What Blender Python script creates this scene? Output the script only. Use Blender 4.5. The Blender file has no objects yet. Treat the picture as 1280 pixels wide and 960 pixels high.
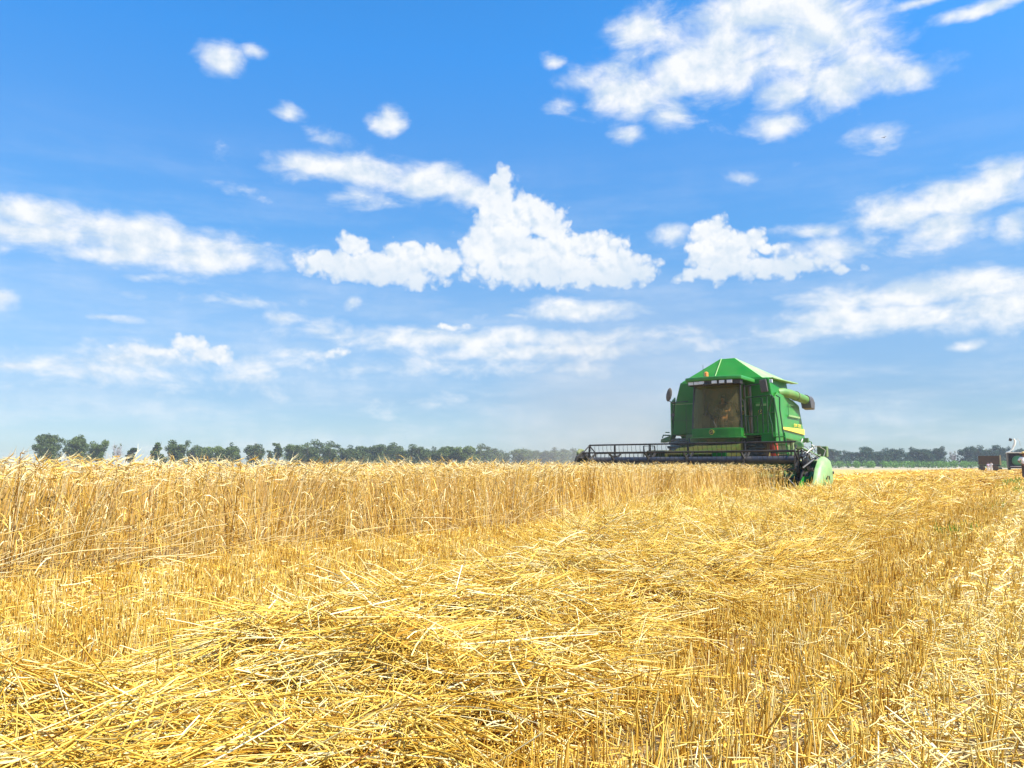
import bpy, bmesh, math, random
import numpy as np
from mathutils import Vector, Matrix, Euler
R = math.radians
sc = bpy.context.scene
C = sc.collection

# ------------------------------------------------------------------ camera
H = 0.8
PITCH = math.atan(103 / 960)
cam = bpy.data.cameras.new('camera')
cam.sensor_width = 36.0
cam.lens = 960 / 1280 * 36.0
cam.clip_start = 0.05
cam.clip_end = 6000
co = bpy.data.objects.new('camera', cam)
co.location = (0, 0, H)
co.rotation_euler = (R(90) + PITCH, 0, 0)
C.objects.link(co)
sc.camera = co

# ------------------------------------------------------------------ light and exposure
SUN_EL, SUN_AZ = R(52), math.atan2(0.88, -0.48)
SKY_STRENGTH = 0.0925
SUN_STRENGTH = 5.0
EXPOSURE = 1.12
sc.view_settings.view_transform = 'Standard'
sc.view_settings.look = 'None'
sc.view_settings.exposure = EXPOSURE
sc.view_settings.gamma = 1.0
sc.view_settings.use_curve_mapping = False
sl = bpy.data.lights.new('sun', 'SUN')
sl.energy = SUN_STRENGTH
sl.angle = R(0.53)
sl.color = (1.0, 0.955, 0.88)
so = bpy.data.objects.new('sun', sl)
sd = Vector((math.sin(SUN_AZ) * math.cos(SUN_EL), math.cos(SUN_AZ) * math.cos(SUN_EL), math.sin(SUN_EL)))
so.rotation_euler = sd.to_track_quat('Z', 'Y').to_euler()
so.location = (0, 0, 60)
C.objects.link(so)
sc.cycles.max_bounces = 6
sc.cycles.diffuse_bounces = 3
sc.cycles.transmission_bounces = 4
sc.cycles.transparent_max_bounces = 12
sc.cycles.volume_bounces = 0
sc.cycles.caustics_reflective = False
sc.cycles.caustics_refractive = False


def pix_dir(px, py):
    cx, cy = (px - 640) / 960, (480 - py) / 960
    v = Vector((cx, math.cos(PITCH) - cy * math.sin(PITCH), math.sin(PITCH) + cy * math.cos(PITCH)))
    return v.normalized()


def azel(px, py):
    v = pix_dir(px, py)
    return math.atan2(v.x, v.y), math.asin(v.z)


# ---- sky: Nishita with cumulus and thin sheets laid out by azimuth and elevation
w = bpy.data.worlds.new('World')
sc.world = w
w.use_nodes = True
nt = w.node_tree
nt.nodes.clear()


def N(kind, **kw):
    n = nt.nodes.new(kind)
    for k, v in kw.items():
        setattr(n, k, v)
    return n


def L(a, b):
    nt.links.new(a, b)


def math_(op, a, b=None, c=None, clamp=False):
    n = N('ShaderNodeMath', operation=op, use_clamp=clamp)
    for i, v in enumerate((a, b, c)):
        if v is None:
            continue
        if isinstance(v, (int, float)):
            n.inputs[i].default_value = v
        else:
            L(v, n.inputs[i])
    return n.outputs[0]


def vmath(op, a, b=None, c=None):
    n = N('ShaderNodeVectorMath', operation=op)
    for i, v in enumerate((a, b, c)):
        if v is None:
            continue
        if isinstance(v, tuple):
            n.inputs[i].default_value = v
        else:
            L(v, n.inputs[i])
    return n


def noise(vec, scale, detail, rough, dist=0.0):
    n = N('ShaderNodeTexNoise')
    n.inputs['Scale'].default_value = scale
    n.inputs['Detail'].default_value = detail
    n.inputs['Roughness'].default_value = rough
    n.inputs['Distortion'].default_value = dist
    L(vec, n.inputs['Vector'])
    return n


def smooth(v, lo, hi):
    n = N('ShaderNodeMapRange', interpolation_type='SMOOTHSTEP')
    L(v, n.inputs[0])
    n.inputs[1].default_value = lo
    n.inputs[2].default_value = hi
    return n.outputs[0]


geo = N('ShaderNodeTexCoord')
sep = N('ShaderNodeSeparateXYZ')
L(geo.outputs['Generated'], sep.inputs[0])
az = math_('ARCTAN2', sep.outputs[0], sep.outputs[1])
el = math_('ARCSINE', sep.outputs[2])
cmb = N('ShaderNodeCombineXYZ')
L(az, cmb.inputs[0])
L(el, cmb.inputs[1])
P = cmb.outputs[0]
# domain warp
wn = noise(P, 22, 3, 0.55)
wv = vmath('SUBTRACT', wn.outputs['Color'], (0.5, 0.5, 0.5)).outputs[0]
Pw = vmath('MULTIPLY_ADD', wv, (0.022, 0.014, 0.0), P).outputs[0]


def blobs(lst, src):
    cur = None
    for (px, py, rx, ry, wt) in lst:
        a0, e0 = azel(px, py)
        a1, _ = azel(px + rx, py)
        _, e1 = azel(px, py - ry)
        ix, iy = 1 / max(1e-4, abs(a1 - a0)), 1 / max(1e-4, abs(e1 - e0))
        ln = vmath('LENGTH', vmath('MULTIPLY_ADD', src, (ix, iy, 0), (-a0 * ix, -e0 * iy, 0)).outputs[0]).outputs['Value']
        f = math_('MULTIPLY_ADD', ln, -wt, wt)
        cur = f if cur is None else math_('SMOOTH_MAX', cur, f, 0.12)
    return cur


crisp = [  # cauliflower cumulus
    (624, 230, 17, 20, .7), (634, 246, 24, 22, .9), (640, 268, 52, 44, 1), (622, 305, 48, 50, 1), (684, 278, 28, 26, 1), (690, 325, 95, 36, 1),
    (770, 338, 66, 26, 1), (655, 335, 80, 24, 1), (735, 308, 50, 20, 1),
    (470, 338, 100, 26, 1), (444, 306, 22, 18, .8), (505, 322, 40, 20, 1), (548, 328, 32, 24, 1), (425, 330, 45, 20, 1),
    (905, 316, 52, 34, 1.3), (890, 292, 28, 20, 1.1), (932, 304, 36, 18, 1.1), (960, 312, 30, 10, .8),
    (930, 344, 115, 22, 1.2), (990, 350, 90, 16, 1.0),
    (236, 430, 26, 13, .7), (264, 444, 44, 13, .6), (200, 440, 50, 10, .5), (564, 408, 26, 6, .5), (1050, 345, 30, 8, .5),
    (1228, 240, 30, 12, .5), (415, 438, 26, 6, .45)]
soft = [
    (485, 152, 22, 22, .8), (284, 80, 30, 22, .8), (319, 65, 15, 13, .7), (362, 142, 24, 12, .75),
    (890, 75, 150, 68, 1), (1010, 45, 115, 62, 1), (785, 112, 64, 42, 1), (1050, 100, 86, 40, 1), (1135, 92, 66, 22, 1),
    (800, 42, 50, 26, .8), (728, 100, 36, 20, .7), (702, 130, 26, 10, .6), (838, 142, 34, 22, .8), (950, 15, 190, 44, 1),
    (970, 155, 38, 20, .9), (787, 170, 24, 13, .55), (693, 78, 14, 10, .6), (1100, 165, 40, 14, .35), (985, 118, 60, 30, .9),
    (430, 212, 125, 24, 1), (535, 230, 78, 26, 1), (395, 207, 80, 15, .9), (440, 244, 52, 16, .45), (590, 240, 40, 22, .8),
    (1130, 268, 90, 30, .9), (1205, 245, 100, 38, 1), (1250, 215, 50, 24, .9), (1175, 282, 70, 28, .9), (1272, 285, 40, 32, .9),
    (1020, 288, 55, 10, .6), (1050, 312, 110, 18, .5), (1180, 362, 230, 26, 1.1), (1090, 398, 200, 24, 1.05), (1250, 385, 140, 34, 1),
    (1010, 415, 100, 18, .8), (1210, 431, 30, 9, .7), (50, 272, 90, 26, 1), (180, 298, 205, 28, 1), (60, 292, 110, 26, .9),
    (250, 318, 100, 22, .9), (150, 318, 130, 18, .7), (180, 346, 45, 9, .45), (0, 372, 34, 12, .6),
    (716, 388, 95, 17, .9), (590, 424, 260, 18, .9), (680, 438, 230, 16, .75), (540, 415, 110, 9, .7), (640, 396, 40, 5, .5),
    (190, 448, 150, 22, .65), (110, 462, 190, 22, .55), (20, 456, 90, 14, .6), (300, 470, 60, 14, .45), (180, 480, 200, 16, .3),
    (395, 442, 60, 12, .5), (380, 378, 18, 10, .5), (440, 378, 13, 10, .55), (402, 412, 34, 14, .5), (357, 398, 28, 9, .45),
    (290, 376, 100, 7, .4), (130, 396, 40, 5, .35), (835, 294, 25, 14, .75), (1240, 4, 80, 11, .9), (1150, 2, 50, 8, .6),
    (935, 222, 24, 5, .15), (300, 238, 24, 8, .3), (415, 175, 30, 10, .35), (530, 505, 60, 10, .25), (440, 460, 90, 12, .35), (620, 458, 170, 12, .35)]
low_ = [b for b in crisp if b[1] > 370]
Fc = blobs([b for b in crisp if b[1] <= 370], Pw)
# the cumulus share one flat condensation level
base_ = math_('MULTIPLY', math_('SUBTRACT', el, azel(640, 361)[1]), 42.0)
Fc = math_('SMOOTH_MIN', Fc, base_, 0.15)
Fc = math_('MAXIMUM', Fc, blobs(low_, Pw))
Fs = blobs(soft, Pw)
n1 = noise(P, 42, 7, 0.58).outputs['Fac']
vst = vmath('MULTIPLY', P, (1.0, 1.9, 1.0)).outputs[0]
n2 = noise(vst, 14, 9, 0.59, 0.3).outputs['Fac']
def billow(src, scale):
    v = N('ShaderNodeTexVoronoi', feature='SMOOTH_F1')
    v.inputs['Scale'].default_value = scale
    v.inputs['Smoothness'].default_value = 0.25
    L(src, v.inputs['Vector'])
    return math_('SUBTRACT', 0.42, v.outputs['Distance'])


def puffs(src):
    wn_ = noise(src, 60, 2, 0.5)
    q = vmath('MULTIPLY_ADD', vmath('SUBTRACT', wn_.outputs['Color'], (0.5, 0.5, 0.5)).outputs[0], (0.012, 0.009, 0.0), src).outputs[0]
    b = math_('MULTIPLY', billow(q, 34), 0.75)
    b = math_('MULTIPLY_ADD', billow(q, 78), 0.42, b)
    return math_('MULTIPLY_ADD', billow(q, 170), 0.22, b)


pf = puffs(P)
dc = math_('ADD', Fc, math_('MULTIPLY_ADD', n1, 0.85, -0.35))
dc = math_('ADD', dc, math_('MULTIPLY', pf, 0.80))
ds = math_('ADD', Fs, math_('MULTIPLY_ADD', n2, 2.1, -1.08))
ac = math_('MULTIPLY', smooth(dc, -0.12, 0.30), 0.97)
as_ = math_('MULTIPLY', smooth(ds, -0.24, 0.74), 0.96)
alpha = math_('SUBTRACT', 1.0, math_('MULTIPLY', math_('SUBTRACT', 1.0, ac), math_('SUBTRACT', 1.0, as_)))
# thin veil near the horizon
veil = noise(vmath('MULTIPLY', P, (1.0, 5.0, 1.0)).outputs[0], 5, 5, 0.6).outputs['Fac']
veil = math_('MULTIPLY', smooth(veil, 0.36, 0.72), 0.42)
low = N('ShaderNodeMapRange')
L(el, low.inputs[0])
low.inputs[1].default_value = 0.42
low.inputs[2].default_value = 0.05
veil = math_('MULTIPLY', veil, low.outputs[0])
alpha = math_('MAXIMUM', alpha, veil)
# relief of the cloud: thick parts white, folds and bases faintly blue-grey
Ps = vmath('ADD', P, (0.012, 0.016, 0.0)).outputs[0]
n1b = noise(Ps, 42, 7, 0.58).outputs['Fac']
Pss = vmath('MULTIPLY', vmath('ADD', P, (0.02, 0.03, 0.0)).outputs[0], (1.0, 1.9, 1.0)).outputs[0]
n2b = noise(Pss, 14, 9, 0.59, 0.3).outputs['Fac']
rel = math_('ADD', math_('MULTIPLY', math_('SUBTRACT', n1, n1b), 2.2), math_('MULTIPLY', math_('SUBTRACT', n2, n2b), 1.9))
pfb = puffs(vmath('ADD', P, (0.004, 0.007, 0.0)).outputs[0])
crel = math_('MULTIPLY_ADD', math_('SUBTRACT', pf, pfb), 2.0, 0.84, clamp=True)
crel = math_('MULTIPLY', crel, math_('MULTIPLY_ADD', noise(P, 15, 6, 0.6).outputs['Fac'], 2.6, -0.42, clamp=True), clamp=True)
basel = N('ShaderNodeMapRange')
L(base_, basel.inputs[0])
basel.inputs[1].default_value = 0.1
basel.inputs[2].default_value = 1.7
basel.inputs[3].default_value = 0.30
basel.inputs[4].default_value = 1.0
lowc = N('ShaderNodeMapRange')
L(el, lowc.inputs[0])
lowc.inputs[1].default_value = azel(640, 372)[1]
lowc.inputs[2].default_value = azel(640, 362)[1]
lowc.inputs[3].default_value = 1.0
lowc.inputs[4].default_value = 0.0
crel = math_('MULTIPLY', crel, math_('MAXIMUM', basel.outputs[0], lowc.outputs[0]))
rel = math_('ADD', rel, 0.48, clamp=True)
mr_ = N('ShaderNodeMix', data_type='FLOAT')
L(ac, mr_.inputs[0])
L(rel, mr_.inputs[2])
L(crel, mr_.inputs[3])
rel = mr_.outputs[0]
ccol = N('ShaderNodeMix', data_type='RGBA')
L(rel, ccol.inputs[0])
ccol.inputs[6].default_value = (3.35, 3.95, 4.6, 1)
ccol.inputs[7].default_value = (5.0, 5.05, 5.1, 1)
sky = N('ShaderNodeTexSky', sky_type='NISHITA')
sky.sun_disc = False
sky.sun_elevation = SUN_EL
sky.sun_rotation = SUN_AZ
sky.air_density = 1.0
sky.dust_density = 0.4
sky.ozone_density = 2.0
tint = N('ShaderNodeMix', data_type='RGBA', blend_type='MULTIPLY')
tint.inputs[0].default_value = 1
L(sky.outputs[0], tint.inputs[6])
gr = N('ShaderNodeValToRGB')
L(math_('MULTIPLY', el, 1 / 0.6), gr.inputs[0])
stops = [(0.0, (.42, .54, .69)), (0.08, (.43, .54, .69)), (0.143, (.43, .54, .69)), (0.33, (.57, .74, .87)), (0.49, (.41, .80, 1.05)), (0.63, (.44, .89, 1.2)), (0.85, (.30, .98, 1.46)), (1.0, (.28, .98, 1.46))]
ge = gr.color_ramp.elements
while len(ge) < len(stops):
    ge.new(0.5)
for i_, (p_, c_) in enumerate(stops):
    ge[i_].position = p_
    ge[i_].color = tuple(q * 0.95 for q in c_) + (1,)
L(gr.outputs[0], tint.inputs[7])
mixs = N('ShaderNodeMix', data_type='RGBA')
L(alpha, mixs.inputs[0])
L(tint.outputs[2], mixs.inputs[6])
L(ccol.outputs[2], mixs.inputs[7])
bg = N('ShaderNodeBackground')
bg.inputs[1].default_value = SKY_STRENGTH
L(mixs.outputs[2], bg.inputs[0])
wo = N('ShaderNodeOutputWorld')
L(bg.outputs[0], wo.inputs[0])
w.cycles.sampling_method = 'MANUAL'
w.cycles.sample_map_resolution = 512

# ------------------------------------------------------------------ materials
MATS = {}


def mat(name, col, rough=0.5, metal=0.0, spec=0.5, dust=0.0, dustcol=(0.36, 0.27, 0.13), var=0.08, vscale=3.0, coat=0.0, emis=None, alpha_=None):
    if name in MATS:
        return MATS[name]
    m = bpy.data.materials.new(name)
    m.use_nodes = True
    t = m.node_tree
    b = t.nodes['Principled BSDF']
    tc = t.nodes.new('ShaderNodeTexCoord')
    nz = t.nodes.new('ShaderNodeTexNoise')
    nz.inputs['Scale'].default_value = vscale
    nz.inputs['Detail'].default_value = 6
    t.links.new(tc.outputs['Object'], nz.inputs['Vector'])
    mx = t.nodes.new('ShaderNodeMix')
    mx.data_type = 'RGBA'
    t.links.new(nz.outputs['Fac'], mx.inputs[0])
    mx.inputs[6].default_value = tuple(c * (1 - var * 2) for c in col) + (1,)
    mx.inputs[7].default_value = tuple(min(1, c * (1 + var * 2)) for c in col) + (1,)
    out = mx.outputs[2]
    if dust > 0:
        n2 = t.nodes.new('ShaderNodeTexNoise')
        n2.inputs['Scale'].default_value = 1.7
        n2.inputs['Detail'].default_value = 8
        n2.inputs['Roughness'].default_value = 0.7
        t.links.new(tc.outputs['Object'], n2.inputs['Vector'])
        mr = t.nodes.new('ShaderNodeMapRange')
        t.links.new(n2.outputs['Fac'], mr.inputs[0])
        mr.inputs[1].default_value = 0.38
        mr.inputs[2].default_value = 0.72
        mr.inputs[4].default_value = dust
        m2 = t.nodes.new('ShaderNodeMix')
        m2.data_type = 'RGBA'
        t.links.new(mr.outputs[0], m2.inputs[0])
        t.links.new(out, m2.inputs[6])
        m2.inputs[7].default_value = dustcol + (1,)
        out = m2.outputs[2]
        ra = t.nodes.new('ShaderNodeMath')
        ra.operation = 'MULTIPLY_ADD'
        t.links.new(mr.outputs[0], ra.inputs[0])
        ra.inputs[1].default_value = 0.5
        ra.inputs[2].default_value = rough
        t.links.new(ra.outputs[0], b.inputs['Roughness'])
    else:
        b.inputs['Roughness'].default_value = rough
    t.links.new(out, b.inputs['Base Color'])
    b.inputs['Metallic'].default_value = metal
    b.inputs['Specular IOR Level'].default_value = spec
    b.inputs['Coat Weight'].default_value = coat
    if emis:
        b.inputs['Emission Color'].default_value = emis + (1,)
        b.inputs['Emission Strength'].default_value = 1
    MATS[name] = m
    return m


def straw_mat(name, stops, rough=0.45, spec=0.12, trans=0.25):
    """dry stalk material: each stalk carries its own tint"""
    m = bpy.data.materials.new(name)
    m.use_nodes = True
    t = m.node_tree
    b = t.nodes['Principled BSDF']
    at = t.nodes.new('ShaderNodeAttribute')
    at.attribute_name = 'tint'
    cr = t.nodes.new('ShaderNodeValToRGB')
    e = cr.color_ramp.elements
    while len(e) < len(stops):
        e.new(0.5)
    for i, (p, c) in enumerate(stops):
        e[i].position = p
        e[i].color = c + (1,)
    t.links.new(at.outputs['Fac'], cr.inputs[0])
    t.links.new(cr.outputs[0], b.inputs['Base Color'])
    b.inputs['Roughness'].default_value = rough
    b.inputs['Specular IOR Level'].default_value = spec
    if trans > 0:
        tr = t.nodes.new('ShaderNodeBsdfTranslucent')
        t.links.new(cr.outputs[0], tr.inputs[0])
        ms = t.nodes.new('ShaderNodeMixShader')
        ms.inputs[0].default_value = trans
        t.links.new(b.outputs[0], ms.inputs[1])
        t.links.new(tr.outputs[0], ms.inputs[2])
        t.links.new(ms.outputs[0], t.nodes['Material Output'].inputs[0])
    MATS[name] = m
    return m


GREEN = mat('green_paint', (0.012, 0.22, 0.024), 0.42, dust=0.28, dustcol=(0.22, 0.24, 0.08), var=0.1, coat=0.1)
GREEN_C = mat('green_paint_clean', (0.004, 0.175, 0.012), 0.42, spec=0.3, dust=0.16, dustcol=(0.16, 0.15, 0.05), var=0.1)
GREEN_P = mat('green_paint_sunlit', (0.23, 0.42, 0.13), 0.4, dust=0.45, dustcol=(0.45, 0.45, 0.25), var=0.1)  # paler green with sunlight mixed into the paint colour
GREEN_A = mat('green_auger', (0.05, 0.20, 0.025), 0.45, dust=0.5, dustcol=(0.33, 0.30, 0.12), var=0.12)
GREEN_S = mat('green_shield', (0.17, 0.33, 0.10), 0.45, dust=0.5, dustcol=(0.42, 0.40, 0.22), var=0.12)
GREEN_D = mat('green_dusty', (0.02, 0.15, 0.03), 0.5, dust=0.75, var=0.1)
DUSTY = mat('dusty_metal', (0.03, 0.055, 0.008), 0.8, spec=0.1, dust=0.9, dustcol=(0.075, 0.045, 0.014), var=0.2)
RAIL = mat('rail_green', (0.004, 0.06, 0.012), 0.45, dust=0.1)
BLACK = mat('black_paint', (0.012, 0.012, 0.014), 0.4, dust=0.15, var=0.1)
BLUEBLACK = mat('blue_black_steel', (0.018, 0.024, 0.04), 0.35, dust=0.2, var=0.1)
RUBBER = mat('rubber', (0.02, 0.019, 0.018), 0.8, dust=0.6, var=0.2)
RUBBERD = mat('rubber_dusty', (0.10, 0.085, 0.065), 0.85, dust=0.8, dustcol=(0.4, 0.34, 0.24), var=0.2)
YELLOW = mat('yellow_paint', (0.80, 0.62, 0.06), 0.4, dust=0.2, var=0.04)
RED = mat('red_paint', (0.55, 0.055, 0.03), 0.4, dust=0.25, var=0.05)
STEEL = mat('worn_steel', (0.42, 0.40, 0.36), 0.4, metal=0.6, dust=0.5, var=0.15)
LAMP = mat('lamp_glass', (0.75, 0.75, 0.72), 0.15, var=0.03)
ORANGE = mat('orange_lens', (0.85, 0.24, 0.05), 0.25, var=0.04)
MIRROR = mat('mirror_housing', (0.06, 0.055, 0.055), 0.5, dust=0.3)
SEATC = mat('seat_fabric', (0.10, 0.07, 0.05), 0.8)
SKIN = mat('skin', (0.42, 0.22, 0.14), 0.55, var=0.04)
DARKSKIN = mat('tanned_skin', (0.20, 0.085, 0.05), 0.55, var=0.04)
WHITE_C = mat('white_cloth', (0.78, 0.78, 0.80), 0.8, var=0.04, vscale=8)
LILAC_C = mat('pale_lilac_cloth', (0.50, 0.42, 0.55), 0.8, var=0.06, vscale=8)
TROUSER = mat('dark_trousers', (0.05, 0.035, 0.03), 0.8)
SHIRT = mat('brown_shirt', (0.20, 0.12, 0.06), 0.8)
STRAWHAT = mat('straw_hat', (0.68, 0.50, 0.20), 0.7)
HAIR = mat('dark_hair', (0.02, 0.014, 0.01), 0.6)
RUST = mat('rusty_brown_steel', (0.06, 0.034, 0.016), 0.65, dust=0.5, dustcol=(0.16, 0.09, 0.035), var=0.3)
TAN = mat('tan_post', (0.42, 0.33, 0.16), 0.6, var=0.1)
CREAM = mat('cream_paint', (0.72, 0.70, 0.62), 0.4, dust=0.2, var=0.04)
GREYD = mat('dark_grey_panel', (0.05, 0.05, 0.055), 0.5, dust=0.2)
GREEN_T = mat('green_fan_housing', (0.06, 0.30, 0.13), 0.4, dust=0.15)
BIRD = mat('dark_feathers', (0.02, 0.02, 0.02), 0.7)


def glass_mat(name, tintc, opac):
    m = bpy.data.materials.new(name)
    m.use_nodes = True
    t = m.node_tree
    t.nodes.remove(t.nodes['Principled BSDF'])
    g = t.nodes.new('ShaderNodeBsdfGlossy')
    g.inputs['Roughness'].default_value = 0.06
    g.inputs['Color'].default_value = (0.60, 0.46, 0.22, 1)
    tr = t.nodes.new('ShaderNodeBsdfTransparent')
    tr.inputs[0].default_value = tintc + (1,)
    di = t.nodes.new('ShaderNodeBsdfDiffuse')
    di.inputs[0].default_value = (0.30, 0.24, 0.10, 1)
    nz = t.nodes.new('ShaderNodeTexNoise')
    nz.inputs['Scale'].default_value = 2.5
    nz.inputs['Detail'].default_value = 6
    tc = t.nodes.new('ShaderNodeTexCoord')
    t.links.new(tc.outputs['Object'], nz.inputs['Vector'])
    mr = t.nodes.new('ShaderNodeMapRange')
    t.links.new(nz.outputs['Fac'], mr.inputs[0])
    mr.inputs[1].default_value = 0.35
    mr.inputs[2].default_value = 0.75
    mr.inputs[3].default_value = opac * 0.4
    mr.inputs[4].default_value = opac
    m1 = t.nodes.new('ShaderNodeMixShader')
    t.links.new(mr.outputs[0], m1.inputs[0])
    t.links.new(tr.outputs[0], m1.inputs[1])
    t.links.new(di.outputs[0], m1.inputs[2])
    fr = t.nodes.new('ShaderNodeFresnel')
    fr.inputs[0].default_value = 1.45
    m2 = t.nodes.new('ShaderNodeMixShader')
    t.links.new(fr.outputs[0], m2.inputs[0])
    t.links.new(m1.outputs[0], m2.inputs[1])
    t.links.new(g.outputs[0], m2.inputs[2])
    t.links.new(m2.outputs[0], t.nodes['Material Output'].inputs[0])
    MATS[name] = m
    return m


GLASS = glass_mat('tinted_glass', (0.58, 0.50, 0.30), 0.40)

# ------------------------------------------------------------------ mesh helpers


class MB:
    def __init__(s):
        s.v, s.f = [], []

    def add(s, vs, fs):
        o = len(s.v)
        s.v += [tuple(p) for p in vs]
        s.f += [tuple(i + o for i in f) for f in fs]
        return s

    def hexa(s, p):  # 8 points: bottom 4 ccw, top 4 ccw
        return s.add(p, [(0, 3, 2, 1), (4, 5, 6, 7), (0, 1, 5, 4), (1, 2, 6, 5), (2, 3, 7, 6), (3, 0, 4, 7)])

    def box(s, c, d, rot=None):
        x, y, z = d[0] / 2, d[1] / 2, d[2] / 2
        p = [Vector(q) for q in ((-x, -y, -z), (x, -y, -z), (x, y, -z), (-x, y, -z), (-x, -y, z), (x, -y, z), (x, y, z), (-x, y, z))]
        if rot:
            m = Euler(rot).to_matrix()
            p = [m @ q for q in p]
        return s.hexa([q + Vector(c) for q in p])

    def bb(s, x0, x1, y0, y1, z0, z1):
        return s.box(((x0 + x1) / 2, (y0 + y1) / 2, (z0 + z1) / 2), (x1 - x0, y1 - y0, z1 - z0))

    def prism(s, poly, axis, a, b):
        def m(p, t):
            return {'x': (t, p[0], p[1]), 'y': (p[0], t, p[1]), 'z': (p[0], p[1], t)}[axis]
        n = len(poly)
        vs = [m(p, a) for p in poly] + [m(p, b) for p in poly]
        fs = [tuple(range(n))[::-1], tuple(range(n, 2 * n))] + [(i, (i + 1) % n, n + (i + 1) % n, n + i) for i in range(n)]
        return s.add(vs, fs)

    def tube(s, path, r, n=8, caps=True):
        path = [Vector(p) for p in path]
        k = len(path)
        rs = r if isinstance(r, (list, tuple)) else [r] * k
        vs = []
        up = None
        for i, p in enumerate(path):
            t = (path[min(i + 1, k - 1)] - path[max(i - 1, 0)]).normalized()
            if up is None:
                up = Vector((0, 0, 1)) if abs(t.z) < 0.9 else Vector((1, 0, 0))
            a = t.cross(up).normalized()
            b = a.cross(t).normalized()
            up = b
            for j in range(n):
                th = 2 * math.pi * j / n
                vs.append(p + (a * math.cos(th) + b * math.sin(th)) * rs[i])
        fs = []
        for i in range(k - 1):
            for j in range(n):
                fs.append((i * n + j, i * n + (j + 1) % n, (i + 1) * n + (j + 1) % n, (i + 1) * n + j))
        if caps:
            fs.append(tuple(range(n))[::-1])
            fs.append(tuple(range((k - 1) * n, k * n)))
        return s.add(vs, fs)

    def lathe(s, c, axis, prof, n=24):  # prof: (along, radius)
        c = Vector(c)
        ax = Vector(axis).normalized()
        u = ax.orthogonal().normalized()
        v = ax.cross(u)
        vs = []
        for (a, r) in prof:
            for j in range(n):
                th = 2 * math.pi * j / n
                vs.append(c + ax * a + (u * math.cos(th) + v * math.sin(th)) * r)
        fs = []
        for i in range(len(prof) - 1):
            for j in range(n):
                fs.append((i * n + j, i * n + (j + 1) % n, (i + 1) * n + (j + 1) % n, (i + 1) * n + j))
        if prof[0][1] > 1e-4:
            fs.append(tuple(range(n))[::-1])
        if prof[-1][1] > 1e-4:
            fs.append(tuple(range((len(prof) - 1) * n, len(prof) * n)))
        return s.add(vs, fs)

    def ell(s, c, r, n=12, m=8, rot=None):
        vs, fs = [], []
        M_ = Euler(rot).to_matrix() if rot else Matrix.Identity(3)
        for i in range(m + 1):
            ph = math.pi * i / m
            for j in range(n):
                th = 2 * math.pi * j / n
                vs.append(Vector(c) + M_ @ Vector((r[0] * math.sin(ph) * math.cos(th), r[1] * math.sin(ph) * math.sin(th), r[2] * math.cos(ph))))
        for i in range(m):
            for j in range(n):
                fs.append((i * n + j, (i + 1) * n + j, (i + 1) * n + (j + 1) % n, i * n + (j + 1) % n))
        return s.add(vs, fs)

    def build(s, name, m, parent=None, bevel=0, smooth=False):
        me = bpy.data.meshes.new(name)
        me.from_pydata(s.v, [], s.f)
        bm = bmesh.new()
        bm.from_mesh(me)
        bmesh.ops.recalc_face_normals(bm, faces=bm.faces)
        if bevel:
            es = [e for e in bm.edges if len(e.link_faces) == 2 and e.calc_face_angle(0) > 0.5]
            bmesh.ops.bevel(bm, geom=es, offset=bevel, segments=2, affect='EDGES', profile=0.6, clamp_overlap=True)
        bm.to_mesh(me)
        bm.free()
        if smooth:
            me.polygons.foreach_set('use_smooth', [True] * len(me.polygons))
            me.set_sharp_from_angle(angle=R(40))
        me.materials.append(m)
        o = bpy.data.objects.new(name, me)
        C.objects.link(o)
        if parent:
            o.parent = parent
        return o


def tag(o, label=None, cat=None, group=None, kind=None):
    if label:
        o['label'] = label
    if cat:
        o['category'] = cat
    if group:
        o['group'] = group
    if kind:
        o['kind'] = kind
    return o


def empty(name, loc, rz=0.0):
    o = bpy.data.objects.new(name, None)
    o.empty_display_size = 0.3
    o.location = loc
    o.rotation_euler = (0, 0, rz)
    C.objects.link(o)
    return o


# field frame: rows run along U, N points to the right of the rows
TH = R(34)
Ux, Uy = math.sin(TH), math.cos(TH)
Nx, Ny = math.cos(TH), -math.sin(TH)


def fw(a, o):
    return a * Ux + o * Nx, a * Uy + o * Ny


def to_ao(x, y):
    return x * Ux + y * Uy, x * Nx + y * Ny


rng = np.random.default_rng(7)


def soft_noise(x, y, s, seed=0):
    """cheap smooth value noise for clumping, about -1..1"""
    r = np.random.default_rng(100 + seed)
    out = np.zeros_like(np.asarray(x, float))
    for k in range(5):
        a = r.uniform(0, 2 * np.pi)
        f = r.uniform(0.7, 1.6) / s
        out += np.sin((x * np.cos(a) + y * np.sin(a)) * f * 2 * np.pi + r.uniform(0, 6.28))
    return out / 2.6


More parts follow.
